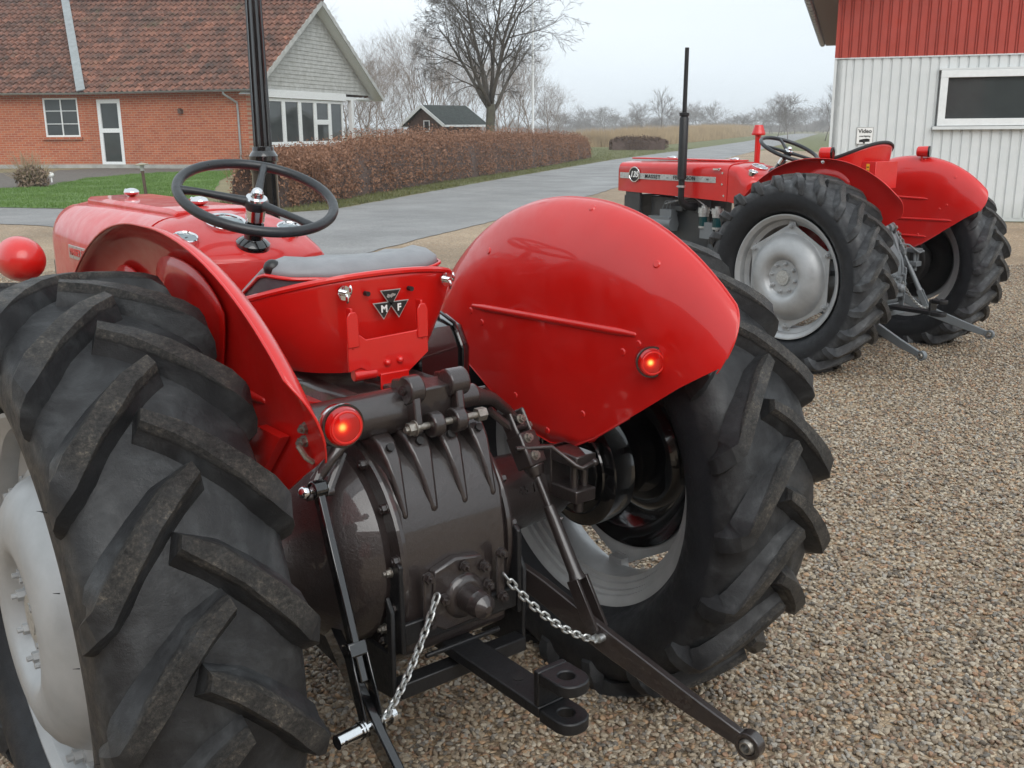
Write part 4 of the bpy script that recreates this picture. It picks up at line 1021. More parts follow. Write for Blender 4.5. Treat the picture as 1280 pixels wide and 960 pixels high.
c = M.mix(M.ramp(M.noise(1.6, 8, .8), [(.60, 0), (.72, .75)]), c, (.085, .075, .05)); c = M.mix(M.ramp(M.noise(.5, 8, .8), [(.58, 0), (.68, .55)]), c, (.13, .12, .06)); M.col(c).rough(.8).bump(M.noise(30, 5), .4, .01); MT['tile'] = M.m
MT['wwood'] = simple('white_woodwork', (.72, .74, .74), .5, 0, .06, 12, .1, 60)
M = Mat('weathered_boards'); c = M.ramp(M.noise(3, 7, .75), [(.3, (.30, .30, .28)), (.7, (.52, .53, .51))]); M.col(c).rough(.75).bump(M.noise(30, 5), .3, .01); MT['boards'] = M.m
MT['pane'] = simple('window_glass', (.045, .052, .052), .04, 0, .2, 1); MT['gutter'] = simple('zinc_gutter', (.33, .35, .35), .4, .6, .15, 4)
MT['curtain'] = simple('red_brown_blind', (.16, .04, .04), .8); MT['concrete'] = simple('plinth_concrete', (.33, .33, .31), .85, 0, .2, 3, .4, 40)
MT['darkwood'] = simple('dark_brown_wood', (.10, .06, .045), .8, 0, .25, 5, .3, 40)

def tiled(name, m4, parent, L0, L1, e0, e1, z0, z1, mat, clip=None, rise=0):
    """roof slope from eave (v=e0,z=z0) to ridge (v=e1,z=z1) between u=L0 and L1"""
    sl = math.hypot(e1 - e0, z1 - z0); nrow = int(sl / .43); nu_ = int(abs(L1 - L0) / .28 * 8); vs = []; fs = []
    dy, dz_ = (e1 - e0) / sl, (z1 - z0) / sl; ny, nz = -dz_, dy
    if ny * (e0 - e1) < 0: pass
    if nz < 0: ny, nz = -ny, -nz
    rows = []
    for r in range(nrow):
        rows.append((r / nrow, .075)); rows.append(((r + .999) / nrow, .0))
    rj = R_(3)
    for t, off in rows:
        for k in range(nu_ + 1):
            ux = L0 + (L1 - L0) * k / nu_; ph = (ux / .28) % 1.0
            h = .046 * math.sin(2 * PI * ph) + (.028 if ph < .12 else 0) + off + rj.uniform(-.004, .004)
            u2 = ux
            if clip: u2 = clip(ux, t)
            vs.append((u2, e0 + dy * sl * t + ny * h, z0 + dz_ * sl * t + nz * h + rise * max(0, u2) * t))
    n = nu_ + 1
    for r in range(len(rows) - 1):
        for k in range(nu_): fs.append((r * n + k, r * n + k + 1, (r + 1) * n + k + 1, (r + 1) * n + k))
    g = G(); g.v = vs; g.f = fs; ob = g.build(name, mat, parent, sharp=35, fix=False); return ob

def window(parent, u0, u1, z0, z1, v=-.0, cols=2, rows=3, axis='u', fr=.07, bar=.03, name='window', dirn=-1, midrail=None, mat=None, glassmat=None):
    """window in the wall plane v (normal -v) or u"""
    def P(a, b, c): return (a, b, c) if axis == 'u' else (b, a, c)
    def D3(a, b, c): return (a, b, c) if axis == 'u' else (b, a, c)
    g = G(); d = .09; mat = mat or MT['wwood']
    for a in (u0 + fr / 2, u1 - fr / 2): g.box(P(a, v, (z0 + z1) / 2), D3(fr, d, z1 - z0))
    for c in (z0 + fr / 2, z1 - fr / 2): g.box(P((u0 + u1) / 2, v - .002, c), D3(u1 - u0 - .004, d, fr))
    for k in range(1, cols): g.box(P(u0 + (u1 - u0) * k / cols, v - .004, (z0 + z1) / 2), D3(bar * 1.5, d * .8, z1 - z0 - .02))
    for k in range(1, rows): g.box(P((u0 + u1) / 2, v - .006, z0 + (z1 - z0) * k / rows), D3(u1 - u0 - .02, d * .7, bar))
    if midrail: g.box(P((u0 + u1) / 2, v - .006, midrail), D3(u1 - u0 - .02, d, .18))
    W = g.build(name, mat, parent, bevel=.004)
    g = G(); g.box(P((u0 + u1) / 2, v + .012, (z0 + z1) / 2), D3(u1 - u0 - fr, .01, z1 - z0 - fr)); g.build('pane', glassmat or MT['pane'], W)
    return W

# brick house: local x = along the long wall to the left, local y = away from the yard
HM = frame_m((16.631, 38.149, 0), Wx, Dx)
HS = bld('brick_house', HM, 'long red brick house with mossy clay tile roof, pale boarded gable and white windows', 'house')
def wall_holes(name, x0, x1, z0, z1, holes, mat, parent, th=.3, v0=0.0):
    g = G(); xs = sorted(set([x0, x1] + [h[0] for h in holes] + [h[1] for h in holes])); zs = sorted(set([z0, z1] + [h[2] for h in holes] + [h[3] for h in holes]))
    for a, b in zip(xs, xs[1:]):
        for c, d in zip(zs, zs[1:]):
            if any(h[0] <= (a + b) / 2 <= h[1] and h[2] <= (c + d) / 2 <= h[3] for h in holes): continue
            g.box(((a + b) / 2, v0 + th / 2, (c + d) / 2), (b - a, th, d - c))
    # drop the internal faces
    import collections
    def key(f): return tuple(sorted((round(sum(g.v[i][k] for i in f) / len(f), 4) for k in range(3)), key=lambda q: 0)) 
    cnt = collections.Counter(tuple(round(sum(g.v[i][k] for i in f) / 4, 4) for k in range(3)) for f in g.f)
    g.f = [f for f in g.f if cnt[tuple(round(sum(g.v[i][k] for i in f) / 4, 4) for k in range(3))] == 1]
    return g.build(name, mat, parent, smooth=False)
dr_h = (6.20, 7.42, .10, 2.88)
wall_holes('wall', 0, 7.9, 0.16, 3.22, [dr_h], MT['brick'], HS)
window(HS, dr_h[0], dr_h[1], dr_h[2], dr_h[3], .06, 1, 1, name='glazed_door', fr=.17, midrail=1.58)
g = G(); g.box((3.9, .12, .08), (8.1, .5, .16)); g.build('plinth', MT['concrete'], HS)
# gable wall (u = 0)
def gz(v): return 3.15 + (3.95 / 5.9) * (v + .15 if v < 5.75 else 11.65 - v)
g = G()
def wbox(v0, v1, z0, z1, mat=None): g.box((.15, (v0 + v1) / 2, (z0 + z1) / 2), (.3, v1 - v0, z1 - z0))
wbox(.302, 1.55, .16, 3.2); wbox(1.55, 8.60, .16, .84); g.build('gable_wall', MT['brick_y'], HS, smooth=False)
g = G(); g.box((-.04, 4.95, 3.06), (.12, 7.4, .33)); g.box((-.05, 4.95, .87), (.16, 7.3, .06)); g.box((.10, 10.0, 3.03), (.16, 3.0, .16)); g.build('fascia_beam', MT['wwood'], HS, bevel=.005)
bays = [(1.55, 2.3), (2.3, 3.75), (3.75, 5.25), (5.25, 6.75), (6.75, 8.25)]
for i, (a, b) in enumerate([(1.6, 2.9), (2.9, 4.3), (4.3, 5.7), (5.7, 7.1), (7.1, 8.45)]):
    w_ = window(HS, a, b, .92, 2.88, .04, 1, 2 if i == 3 else 1, 'v', fr=.13, bar=.22, name='gable_window')
    g = G(); g.box((.07, (a + b) / 2, 2.62), (.006, b - a - .3, .42)); g.build('blind', MT['curtain'], w_)
for v in (9.5,):
    g = G(); g.box((.10, v, 1.5), (.20, .24, 2.92)); g.build('porch_post', MT['wwood'], HS, bevel=.01)
g = G(); g.box((2.2, 8.62, 1.6), (4.0, .2, 2.9)); g.box((4.3, 10, 1.6), (.2, 3.0, 2.9)); g.build('porch_wall', MT['brick'], HS, smooth=False)
g = G()
zz = 3.225
while zz < 6.9:
    z1 = zz + .175; zc = zz + .0
    va = (zc - 3.15) / (3.95 / 5.9) - .15; vb = 11.65 - (zc - 3.15) / (3.95 / 5.9); va2 = (z1 - 3.15) / (3.95 / 5.9) - .15; vb2 = 11.65 - (z1 - 3.15) / (3.95 / 5.9)
    if vb2 > va2:
        g.add([(-.035, va + .1, zz), (-.035, vb - .1, zz), (-.012, vb2 - .1, z1), (-.012, va2 + .1, z1), (.02, va + .1, zz), (.02, vb - .1, zz)], [(0, 1, 2, 3), (0, 4, 5, 1)])
    zz = z1
g.build('gable_boards', MT['boards'], HS, smooth=False)
# roofs
def hip(u, t): return min(u, 7.95 + 1.15 * t) if u > 7 else u
tiled('roof', None, HS, -.62, 14.2, -.42, 5.75, 3.10, 7.20, MT['tile'], lambda u, t: min(u, 7.92 + 5.6 * t), .04)
tiled('roof_back', None, HS, -.62, 14.2, 11.92, 5.75, 3.10, 7.20, MT['tile'], None, .04)
g = G()
for s in range(38): g.cyl((-.65 + s * .38, 5.75, 7.25 + .0152 * s), (-.65 + s * .38 + .40, 5.75, 7.27 + .0152 * s), .13, .12, n=10)
g.build('ridge_tiles', MT['tile'], HS)
g = G()
for (va, za, vb, zb_) in ((-.42, 3.05, 5.75, 7.14), (11.92, 3.05, 5.75, 7.14)):
    g.beam((-.60, va, za - .06), (-.60, vb, zb_ - .06), .035, .20); 
g.build('bargeboards', MT['boards'], HS)
g = G(); g.add([(-.60, 11.9, 2.96), (0.1, 11.9, 2.96), (0.1, 5.75, 7.05), (-.60, 5.75, 7.05), (-.60, -.4, 2.96), (.1, -.4, 2.96)], [(0, 1, 2, 3), (3, 2, 5, 4)])
g.box((3.8, -.2, 3.10), (8.0, .40, .03)); g.box((1.9, 10.9, 3.02), (3.9, 1.9, .03)); g.build('soffit', MT['wwood'], HS, smooth=False)
def halfpipe(g, p, q, r):
    p, q = V(p), V(q); d = (q - p).normalized(); u = d.cross(UP).normalized(); rings = []
    for c in (p, q): rings.append([c + u * r * math.cos(a) - UP * r * math.sin(a) for a in [PI * k / 8 for k in range(9)]] + [c + u * (r - .008) * math.cos(a) - UP * (r - .008) * math.sin(a) for a in [PI * (8 - k) / 8 for k in range(9)]])
    g.loft(rings)
g = G(); halfpipe(g, (-.62, -.50, 3.15), (7.95, -.50, 3.15), .075); g.build('gutter', MT['gutter'], HS)
g = G(); g.tube([(.75, -.50, 3.08), (.75, -.50, 2.98), (.42, -.06, 2.65), (.40, -.06, 2.3), (.40, -.06, .2)], .045, 10); g.build('downpipe', MT['gutter'], HS)
g = G(); g.box((3.15, -.08, 2.32), (.16, .16, .14)); g.prism([(3.04, 2.39), (3.26, 2.39), (3.15, 2.46)], -.18, -.01, 'y'); g.build('wall_lamp', MT['darkwood'], HS)
# left wing, turned towards the yard
a_ = math.radians(16)
W2 = (Wx * math.cos(a_) - Dx * math.sin(a_)); D2 = (Dx * math.cos(a_) + Wx * math.sin(a_))
WG = bld('brick_wing', frame_m(V((16.631, 38.149, 0)) + Wx * 7.9, W2, D2), 'left wing of the brick house, with the small six pane window', 'house')
wn = (.42, 1.95, 1.33, 2.96)
wall_holes('wall', 0, 14, .16, 3.22, [wn], MT['brick'], WG)
window(WG, *wn, .06, 2, 3)
g = G(); g.box((1.2, -.03, 1.27), (1.75, .16, .11)); g.build('window_sill', MT['brick'], WG)
g = G(); g.box((7, .12, .08), (14.2, .5, .16)); g.build('plinth', MT['concrete'], WG)
tiled('roof', None, WG, 0, 16, -.42, 8.92, 3.10, 8.85, MT['tile'], lambda u, t: max(u, 4.6 * t))
g = G(); halfpipe(g, (0.0, -.50, 3.15), (14, -.50, 3.15), .075); g.build('gutter', MT['gutter'], WG)
g = G(); g.box((7.0, -.2, 3.10), (14.0, .40, .03)); g.build('soffit', MT['wwood'], WG)
g = G(); g.beam((-.02, -.50, 3.24), (3.68, 7.01, 7.85), .36, .05, up=(0, -.5, .85)); g.build('valley_flashing', MT['gutter'], WG)

# clad building on the right: local x = along the wall to the right, local y = away
SM = frame_m((15.046, 5.932, 0), -Wx, Dx)
SM = Matrix((-Wx, Dx, UP)).transposed().to_4x4(); SM.translation = V((15.046, 5.932, 0))
BN = bld('clad_building', SM, 'building clad in white ribbed metal below and red boards above, behind the farther tractor', 'building')
M = Mat('white_sheet'); c = M.ramp(M.noise(1.5, 6, .7), [(.3, (.56, .59, .59)), (.7, (.64, .66, .66))])
s_ = M.node('ShaderNodeSeparateXYZ'); M.l.new(M.co(), s_.inputs[0]); dirt = M.math('MULTIPLY', M.ramp(s_.outputs[2], [(0, .55), (.35, 0)]), M.noise(5, 6)); c = M.mix(dirt, c, (.30, .29, .24)); M.col(c).rough(.5); M.bump(M.noise(4, 3), .1, .02); MT['wsheet'] = M.m
MT['redboard'] = simple('red_boards', (.36, .045, .028), .6, 0, .12, 2, .2, 40)
def ribs(x0, x1, z0, ztop, per=.143, d=.022, groove=False):
    g = G(); pts = []; x = x0
    while x < x1 - 1e-6:
        e = min(x + per, x1); w_ = e - x
        if groove: pts += [(x, 0), (x + w_ * .16, 0), (x + w_ * .19, d), (x + w_ * .27, d), (x + w_ * .30, 0), (x + w_ * .40, 0), (x + w_ * .43, d), (x + w_ * .51, d), (x + w_ * .54, 0)]
        else: pts += [(x, 0), (x + w_ * .70, 0), (x + w_ * .78, d), (x + w_ * .92, d)]
        x = e
    pts.append((x1, 0)); zt = ztop if callable(ztop) else (lambda q: ztop)
    vs = [(p[0], p[1], z0) for p in pts] + [(p[0], p[1], zt(p[0])) for p in pts]; n = len(pts)
    g.add(vs, [(i, i + 1, n + i + 1, n + i) for i in range(n - 1)]); return g
wx0, wx1, wz0, wz1 = -1.16, 1.25, 1.49, 2.335
for (a, b, c_, d_) in ((-2.75, -1.19, .05, 2.545), (-1.19, 1.28, .05, 1.43), (-1.19, 1.28, 2.345, 2.545), (1.28, 9, .05, 2.545)):
    ribs(a, b, c_, d_).build('white_cladding', MT['wsheet'], BN, smooth=False)
ribs(-2.75, 9, 2.565, lambda x: 3.72 + .42 * (x + 3.25) - .12 if x < 3.2 else 3.72 + .42 * (9.65 - x) - .12, .143, .018, True).build('red_cladding', MT['redboard'], BN, smooth=False)
g = G(); g.box((3.1, .18, 1.3), (11.6, .2, 2.5)); g.box((-2.66, 6, 1.29), (.16, 12, 2.5)); g.box((9, 6, 1.9), (.1, 12, 3.76)); g.box((3.1, .0, 2.556), (11.74, .05, .012)); g.box((3.1, .03, .03), (11.7, .06, .06)); g.box((-2.765, .02, 1.3), (.03, .06, 2.5)); g.build('wall_core', MT['wsheet'], BN, smooth=False)
g = G(); g.box((-2.765, .02, 3.1), (.03, .06, 1.06)); g.box((-2.66, 6.03, 3.15), (.16, 11.9, 1.18)); g.build('side_boards', MT['redboard'], BN, smooth=False)
W_ = window(BN, wx0, wx1, wz0, wz1, -.02, 1, 1, fr=.11, name='window')
g = G(); g.box(((wx0 + wx1) / 2, -.04, 1.458), (wx1 - wx0 + .12, .10, .05)); g.box(((wx0 + wx1) / 2, -.03, wz1 + .018), (wx1 - wx0 + .06, .06, .03)); g.build('window_trim', MT['wsheet'], W_)
g = G(); g.box((-2.23, -.012, 1.345), (.262, .006, .275)); SG = g.build('camera_warning_sign', MT['white'], BN)
g = G(); [g.box(p, s) for p, s in (((-2.23, -.017, 1.476), (.25, .002, .004)), ((-2.23, -.017, 1.214), (.25, .002, .004)), ((-2.355, -.017, 1.345), (.004, .002, .26)), ((-2.105, -.017, 1.345), (.004, .002, .26)))]; g.build('sign_border', MT['blackdecal'], SG)
text('sign_word', 'Video', .088, basis((-2.23, -.018, 1.415), (1, 0, 0), (0, 0, 1)), MT['blackdecal'], SG, .0006, 1, 0, 1, .002)
text('sign_small_word', 'overvågning', .036, basis((-2.23, -.018, 1.338), (1, 0, 0), (0, 0, 1)), MT['blackdecal'], SG, .0006, 1, 0, 1, .001)
g = G(); g.prism([(-2.31, 1.28), (-2.20, 1.30), (-2.15, 1.29), (-2.15, 1.25), (-2.31, 1.24)], -.0165, -.018, 'y'); g.box((-2.235, -.0172, 1.232), (.03, .002, .02)); g.build('sign_symbol', MT['blackdecal'], SG)
g = G()
g.add([(-3.26, -.55, 3.72), (-3.26, 12.6, 3.72), (3.2, 12.6, 6.43), (3.2, -.55, 6.43), (9.66, -.55, 3.72), (9.66, 12.6, 3.72)], [(0, 1, 2, 3), (3, 2, 5, 4)])
g.build('roof', simple('dark_roof_sheet', (.08, .08, .085), .6), BN, smooth=False, solid=.06)
g = G(); g.box((-2.98, 6.0, 3.675), (.52, 13.1, .02)); g.add([(-2.74, -.54, 3.68), (-2.74, 0, 3.68), (3.2, 0, 6.36), (3.2, -.54, 6.36)], [(0, 1, 2, 3)]); g.build('soffit', simple('brown_soffit', (.20, .17, .14), .8), BN, smooth=False)
g = G(); halfpipe(g, (-3.33, -.55, 3.72), (-3.33, 12.6, 3.72), .075)
for k in range(24): halfpipe(g, (-3.33, -.5 + .55 * k, 3.718), (-3.33, -.47 + .55 * k, 3.718), .084)
g.build('gutter', MT['gutter'], BN)

# stand-in building added behind the camera, to darken reflections in the paintwork
BM = Matrix((V((Rh[0], Rh[1], 0)), V((Fh[0], Fh[1], 0)), UP)).transposed().to_4x4(); q = at(-11, -4); BM.translation = V((q[0], q[1], 0))
BR = bld('stand_in_barn', BM, 'long dark stand-in building behind the viewer, added for its reflections in the red mudguards', 'stand_in_barn')
g = G(); g.box((0, -4, 2.3), (34, 8, 4.6)); g.prism([(.0, 4.6), (-8, 4.6), (-4, 7.4)], -17, 17, 'x'); g.build('walls', MT['darkwood'], BR, smooth=False)
g = G(); g.add([(-17.5, .5, 4.35), (17.5, .5, 4.35), (17.5, -4, 7.6), (-17.5, -4, 7.6), (-17.5, -8.5, 4.35), (17.5, -8.5, 4.35)], [(0, 1, 2, 3), (3, 2, 5, 4)]); g.build('roof', MT['tile'], BR, smooth=False, solid=.1)
g = G(); [g.box((x, .03, 1.7), (3.4, .08, 3.4)) for x in (-6, 4)]; g.build('doors', MT['redboard'], BR, smooth=False)

# garden shed beyond the hedge
p = at(52, -3.3); aa = math.radians(-52)
GM = Matrix.Translation((p[0], p[1], 0)) @ Matrix.Rotation(math.radians(8), 4, 'Z')
GS = bld('garden_shed', GM, 'small dark roofed wooden shed with white bargeboards beyond the brown hedge', 'shed')
g = G(); g.box((0, 0, .95), (2.5, 2.6, 1.9)); g.prism([(-1.3, 1.9), (1.3, 1.9), (0, 2.62)], -1.25, 1.25, 'x'); g.build('walls', MT['darkwood'], GS, smooth=False)
g = G()
for s in (-1, 1): g.add([(-1.5, s * 1.62, 1.74), (1.5, s * 1.62, 1.74), (1.5, 0, 2.68), (-1.5, 0, 2.68)], [(0, 1, 2, 3)])
g.build('roof', simple('green_black_felt', (.035, .042, .038), .8, 0, .3, 6), GS, smooth=False, solid=.05)
g = G()
for s in (-1, 1): g.beam((-1.53, s * 1.64, 1.70), (-1.53, 0, 2.66), .03, .15)
for s in (-1, 1): g.beam((1.53, s * 1.64, 1.70), (1.53, 0, 2.66), .03, .12); g.box((0, s * 1.65, 1.70), (3.0, .03, .10))
g.build('bargeboards', MT['wwood'], GS)
g = G(); [g.box(q, d) for q, d in (((-1.27, -.30, 1.7), (.03, .05, .5)), ((-1.27, .10, 1.7), (.03, .05, .5)), ((-1.27, -.1, 1.95), (.03, .44, .05)), ((-1.27, -.1, 1.45), (.03, .44, .05)))]; w_ = g.build('window', MT['wwood'], GS)
g = G(); g.box((-1.262, -.1, 1.7), (.01, .36, .46)); g.build('pane', MT['pane'], w_)

# ------------------------------------------------------------------ street furniture
p = at(6.9, -1.655)
LP = empty('lamp_post', (p[0], p[1], 0)); tag(LP, 'tall black fluted lamp post behind the steering wheel, with ringed collar', 'lamp post')
g = G(); n = 48; rings = []
def flut(z, r, amp, k=12): return [V(((r - amp * (.5 + .5 * math.cos(k * 2 * PI * i / n)) ** .5 * 1) * math.cos(2 * PI * i / n), (r - amp * (.5 + .5 * math.cos(k * 2 * PI * i / n)) ** .5) * math.sin(2 * PI * i / n), z)) for i in range(n)]
g.loft([flut(1.36, .062, .008), flut(1.9, .058, .007), flut(3.1, .046, .006)]); g.build('shaft', MT['blackpaint'], LP)
g = G(); g.lathe([(0, .13), (.05, .13), (.06, .115), (.20, .11), (.22, .092), (.24, .0885), (1.20, .084), (1.22, .090), (1.225, .094), (1.245, .094), (1.255, .086), (1.275, .086), (1.285, .096), (1.315, .096), (1.335, .084), (1.35, .072), (1.375, .070), (1.38, .05)], (0, 0, 0), axis=(0, 0, 1), n=48); g.build('base', MT['blackpaint'], LP, sharp=30)
g = G(); g.lathe([(3.1, .05), (3.15, .07), (3.2, .05), (3.3, .05), (3.32, .12), (3.34, .13)], (0, 0, 0), axis=(0, 0, 1), n=24); g.loft([[V((q * s_x, q * s_y, z)) for s_x, s_y in ((-1, -1), (1, -1), (1, 1), (-1, 1))] for q, z in ((.19, 3.72), (.16, 3.80), (.05, 3.92), (.02, 4.0))]); g.build('lantern', MT['blackpaint'], LP)

fp = at(44.9, .99); g = G(); g.cyl((0, 0, 0), (0, 0, 9.5), .055, .03, n=12); FP = g.build('flagpole', MT['wwood'], loc=(fp[0], fp[1], 0)); tag(FP, 'slim white flagpole rising behind the hedge beside the big bare tree', 'flagpole')
GL = empty('garden_lamp', (6.885, 22.182, 0)); GL.rotation_euler = (0, math.radians(-3), 0); tag(GL, 'short garden lamp on a dark post with a flat mushroom cap, on the lawn', 'garden lamp')
g = G(); g.cyl((0, 0, 0), (0, 0, .62), .036, n=14); g.build('post', MT['darkwood'], GL)
g = G(); g.cyl((0, 0, .62), (0, 0, .75), .045, n=16); g.build('lamp_glass', MT['decal'], GL)
g = G(); g.lathe([(.75, .0), (.75, .15), (.765, .155), (.80, .04), (.805, 0)], (0, 0, 0), axis=(0, 0, 1), n=28); g.build('lamp_cap', simple('weathered_cap', (.30, .27, .20), .6), GL)
g = G(); g.cyl((0, 0, 0), (0, 0, .16), .022, n=10); g.ball((0, 0, .23), .085, n=16); WL = g.build('ground_light', MT['white'], loc=(7.271, 31.934, 0)); tag(WL, 'tiny white globe light at the edge of the bed below the small window', 'garden lamp')

# ------------------------------------------------------------------ vegetation
M = Mat('bark'); M.col(M.ramp(M.noise(4, 6, .7), [(.3, (.060, .052, .040)), (.55, (.095, .088, .062)), (.7, (.085, .105, .05))])).rough(.9).bump(M.noise(30, 5), .6, .02); MT['bark'] = M.m
MT['twig'] = simple('twig_bark', (.24, .19, .155), .9, 0, .2, 3); MT['twig_far'] = simple('grey_twig_bark', (.19, .17, .155), .9, 0, .2, .5)
def tree_mesh(seed, h, r0, fork, spread, levels, kids, sides=4, up=.5, thin=.0065, wob=.16):
    rnd = R_(seed); T_, C_ = G(), G()
    def br(p, d, L, r, lv):
        n = 5 if lv < 2 else 3; pts = [p]; rad = [r]; q = p.copy(); dd = d.copy()
        for i in range(n):
            dd = (dd + V((rnd.uniform(-1, 1), rnd.uniform(-1, 1), rnd.uniform(-.6, .9))) * wob + V((0, 0, up * .12))).normalized()
            q = q + dd * (L / n); pts.append(q); rad.append(max(thin * .5, r * (1 - .80 * (i + 1) / n)))
        (T_ if lv == 0 else C_).tube(pts, rad, 10 if lv == 0 else (6 if lv == 1 else (4 if lv == 2 else 3)))
        if lv >= levels: return
        k = kids[lv]
        for j in range(k):
            t = rnd.uniform(.25, 1.0) if lv else fork + (1 - fork) * (j + .5) / k
            i = min(n - 1, int(t * n)); f = t * n - i; b = pts[i].lerp(pts[i + 1], f); ax = (pts[i + 1] - pts[i]).normalized()
            az = rnd.uniform(0, 2 * PI) if lv else j * 2.4 + rnd.uniform(-.4, .4); u, w_, _ = frame(ax); ang = rnd.uniform(.45, .95) * spread
            nd = (ax * math.cos(ang) + (u * math.cos(az) + w_ * math.sin(az)) * math.sin(ang)).normalized()
            LL = L * rnd.uniform(.45, .72) * (1.25 - .45 * t if lv else 1.15 - .35 * t); br(b, nd, LL, max(thin, rad[i] * (.62 if lv else .55)), lv + 1)
    br(V((0, 0, -.1)), V((0, 0, 1)), h, r0, 0)
    return T_, C_
def make_tree(name, T_, C_, tm, cm, loc, rz, sc_, label, group=None, cat='tree'):
    e = empty(name, (loc[0], loc[1], 0), rz); e.scale = (sc_, sc_, sc_)
    a = T_.build('trunk', tm, e, sharp=0, fix=False); b = C_.build('crown', cm, e, sharp=0, fix=False); tag(e, label, cat, group); return e
def copy_tree(e, loc, rz, sc_, label):
    c = e.copy(); col.objects.link(c); c.location = (loc[0], loc[1], 0); c.rotation_euler = (0, 0, rz); c.scale = sc_ if isinstance(sc_, tuple) else (sc_,) * 3; c['label'] = label
    for ch in list(e.children):
        d = ch.copy(); col.objects.link(d); d.parent = c
    return c
# the big solitary tree: short trunk, spreading limbs
def big_tree():
    rnd = R_(21); T_, C_ = G(), G()
    T_.tube([(0, 0, -.1), (.03, 0, .8), (-.02, .03, 1.6), (.02, 0, 2.3), (.0, .02, 2.75)], [.27, .22, .20, .20, .17], 14)
    def br(p, d, L, r, lv):
        n = 6 if lv < 2 else 4; pts = [p]; rad = [r]; q = p.copy(); dd = d.copy()
        for i in range(n):
            out = V((q.x, q.y, 0)); out = out.normalized() if out.length > .2 else V((0, 0, 0))
            dd = (dd + V((rnd.uniform(-1, 1), rnd.uniform(-1, 1), rnd.uniform(-.8, .8))) * (.14 + .05 * lv) + V((0, 0, .05 if lv < 2 else -.02)) + out * .05).normalized()
            q = q + dd * (L / n); pts.append(q); rad.append(max(.005, r * (1 - .82 * (i + 1) / n)))
        C_.tube(pts, rad, (7, 5, 4, 3, 3)[lv])
        if lv >= 4: return
        for j in range((7, 6, 6, 4)[lv]):
            t = .18 + .82 * (j + rnd.random()) / (7, 6, 6, 4)[lv]; i = min(n - 1, int(t * n)); b = pts[i].lerp(pts[i + 1], t * n - i); ax = (pts[i + 1] - pts[i]).normalized(); u, w_, _ = frame(ax)
            az = rnd.uniform(0, 2 * PI); ang = rnd.uniform(.45, .95); nd = (ax * math.cos(ang) + (u * math.cos(az) + w_ * math.sin(az)) * math.sin(ang)).normalized()
            br(b, nd, L * (.68 - .30 * t) * rnd.uniform(.75, 1.1), max(.0055, rad[i] * .52), lv + 1)
    for k in range(8):
        a = k * 2 * PI / 8 + rnd.uniform(-.3, .3); el = (.78, 1.05, .86, 1.25, .80, .98, 1.12, 1.38)[k]; z = 2.1 + .08 * k
        br(V((0, 0, z)), V((math.cos(a) * math.cos(el), math.sin(a) * math.cos(el), math.sin(el))), (4.4, 5.2, 4.5, 5.8, 4.4, 5.0, 5.4, 5.8)[k], .105, 0)
    return T_, C_
T_, C_ = big_tree(); q = at(45.3, -.84); make_tree('bare_tree', T_, C_, MT['bark'], simple('big_tree_twigs', (.085, .072, .058), .9, 0, .2, 3), q, .4, 1.0, 'big solitary leafless tree with a short thick trunk and broad rounded crown')
LB1 = ['slender', 'twiggy', 'crooked', 'pale', 'dense']
protos = []
T_, C_ = tree_mesh(3, 8.2, .11, .2, .8, 4, (13, 7, 5, 3)); protos.append(make_tree('bare_tree', T_, C_, MT['twig'], MT['twig'], at(76, -.8), 0, .62, 'slim leafless tree between the big tree and the white flagpole', 'bare trees behind the hedge and the house'))
T_, C_ = tree_mesh(8, 7.0, .09, .12, .95, 4, (14, 7, 5, 3), wob=.2); protos.append(make_tree('bare_tree', T_, C_, MT['twig'], MT['twig'], at(62, -8.3), 0, .62, 'leafless tree with fine upright twigs right beside the gable of the brick house', 'bare trees behind the hedge and the house'))
T_, C_ = tree_mesh(15, 7.6, .08, .25, .6, 4, (12, 7, 4, 3), wob=.12); protos.append(make_tree('bare_tree', T_, C_, MT['twig'], MT['twig'], at(80, -6.1), 0, .80, 'leafless tree rising straight behind the small garden shed', 'bare trees behind the hedge and the house'))
rnd = R_(4)
mid = [(66, 442, .58), (70, 458, .62), (72, 476, .60), (78, 492, .50), (80, 508, .60), (84, 528, .86), (90, 545, .84), (86, 562, .70), (84, 580, .60), (88, 598, .62), (90, 634, .72), (84, 650, .66), (92, 664, .68), (88, 684, .56), (95, 700, .44)]
for i, (d, px, s) in enumerate(mid):
    copy_tree(protos[i % 3], at(d, (px - 640) / 1254 * d), rnd.uniform(0, 6.3), (s * 1.08, s * 1.08, s * rnd.uniform(.9, 1.05)), 'leafless background tree, one of the thicket between the brick house and the flagpole')
# trees seen over the roof ridge
for d, px, s in ((70, 285, 1.12), (72, 330, 1.10), (74, 365, 1.12)):
    copy_tree(protos[1], at(d, (px - 640) / 1254 * d), px, s, 'leafless tree showing only its top twigs above the ridge of the house roof')
T_, C_ = tree_mesh(31, 10, .16, .3, .9, 3, (10, 7, 6), thin=.03, wob=.2)
FT = make_tree('distant_tree', T_, C_, MT['twig_far'], MT['twig_far'], at(150, 21.8), 0, .45, 'small bare tree at the edge of the reeds left of the black exhaust stack', 'bare trees along the far fields')
T_, C_ = tree_mesh(37, 9, .14, .15, 1.1, 3, (12, 7, 6), thin=.03, wob=.25)
FT2 = make_tree('distant_tree', T_, C_, MT['twig_far'], MT['twig_far'], at(170, 44), 0, .55, 'rounded bare tree standing beyond the reeds to the right of the exhaust stack', 'bare trees along the far fields')
copy_tree(FT, at(120, 36.6), 1.0, .40, 'small bush-like bare tree beside the far bend of the road, next to the clad building')
copy_tree(FT2, at(140, 37.6), 2.0, .48, 'wide low bare tree near the far end of the road')
copy_tree(FT2, at(150, 19.2), 2.6, .42, 'small forked bare tree beyond the low clipped hedge')
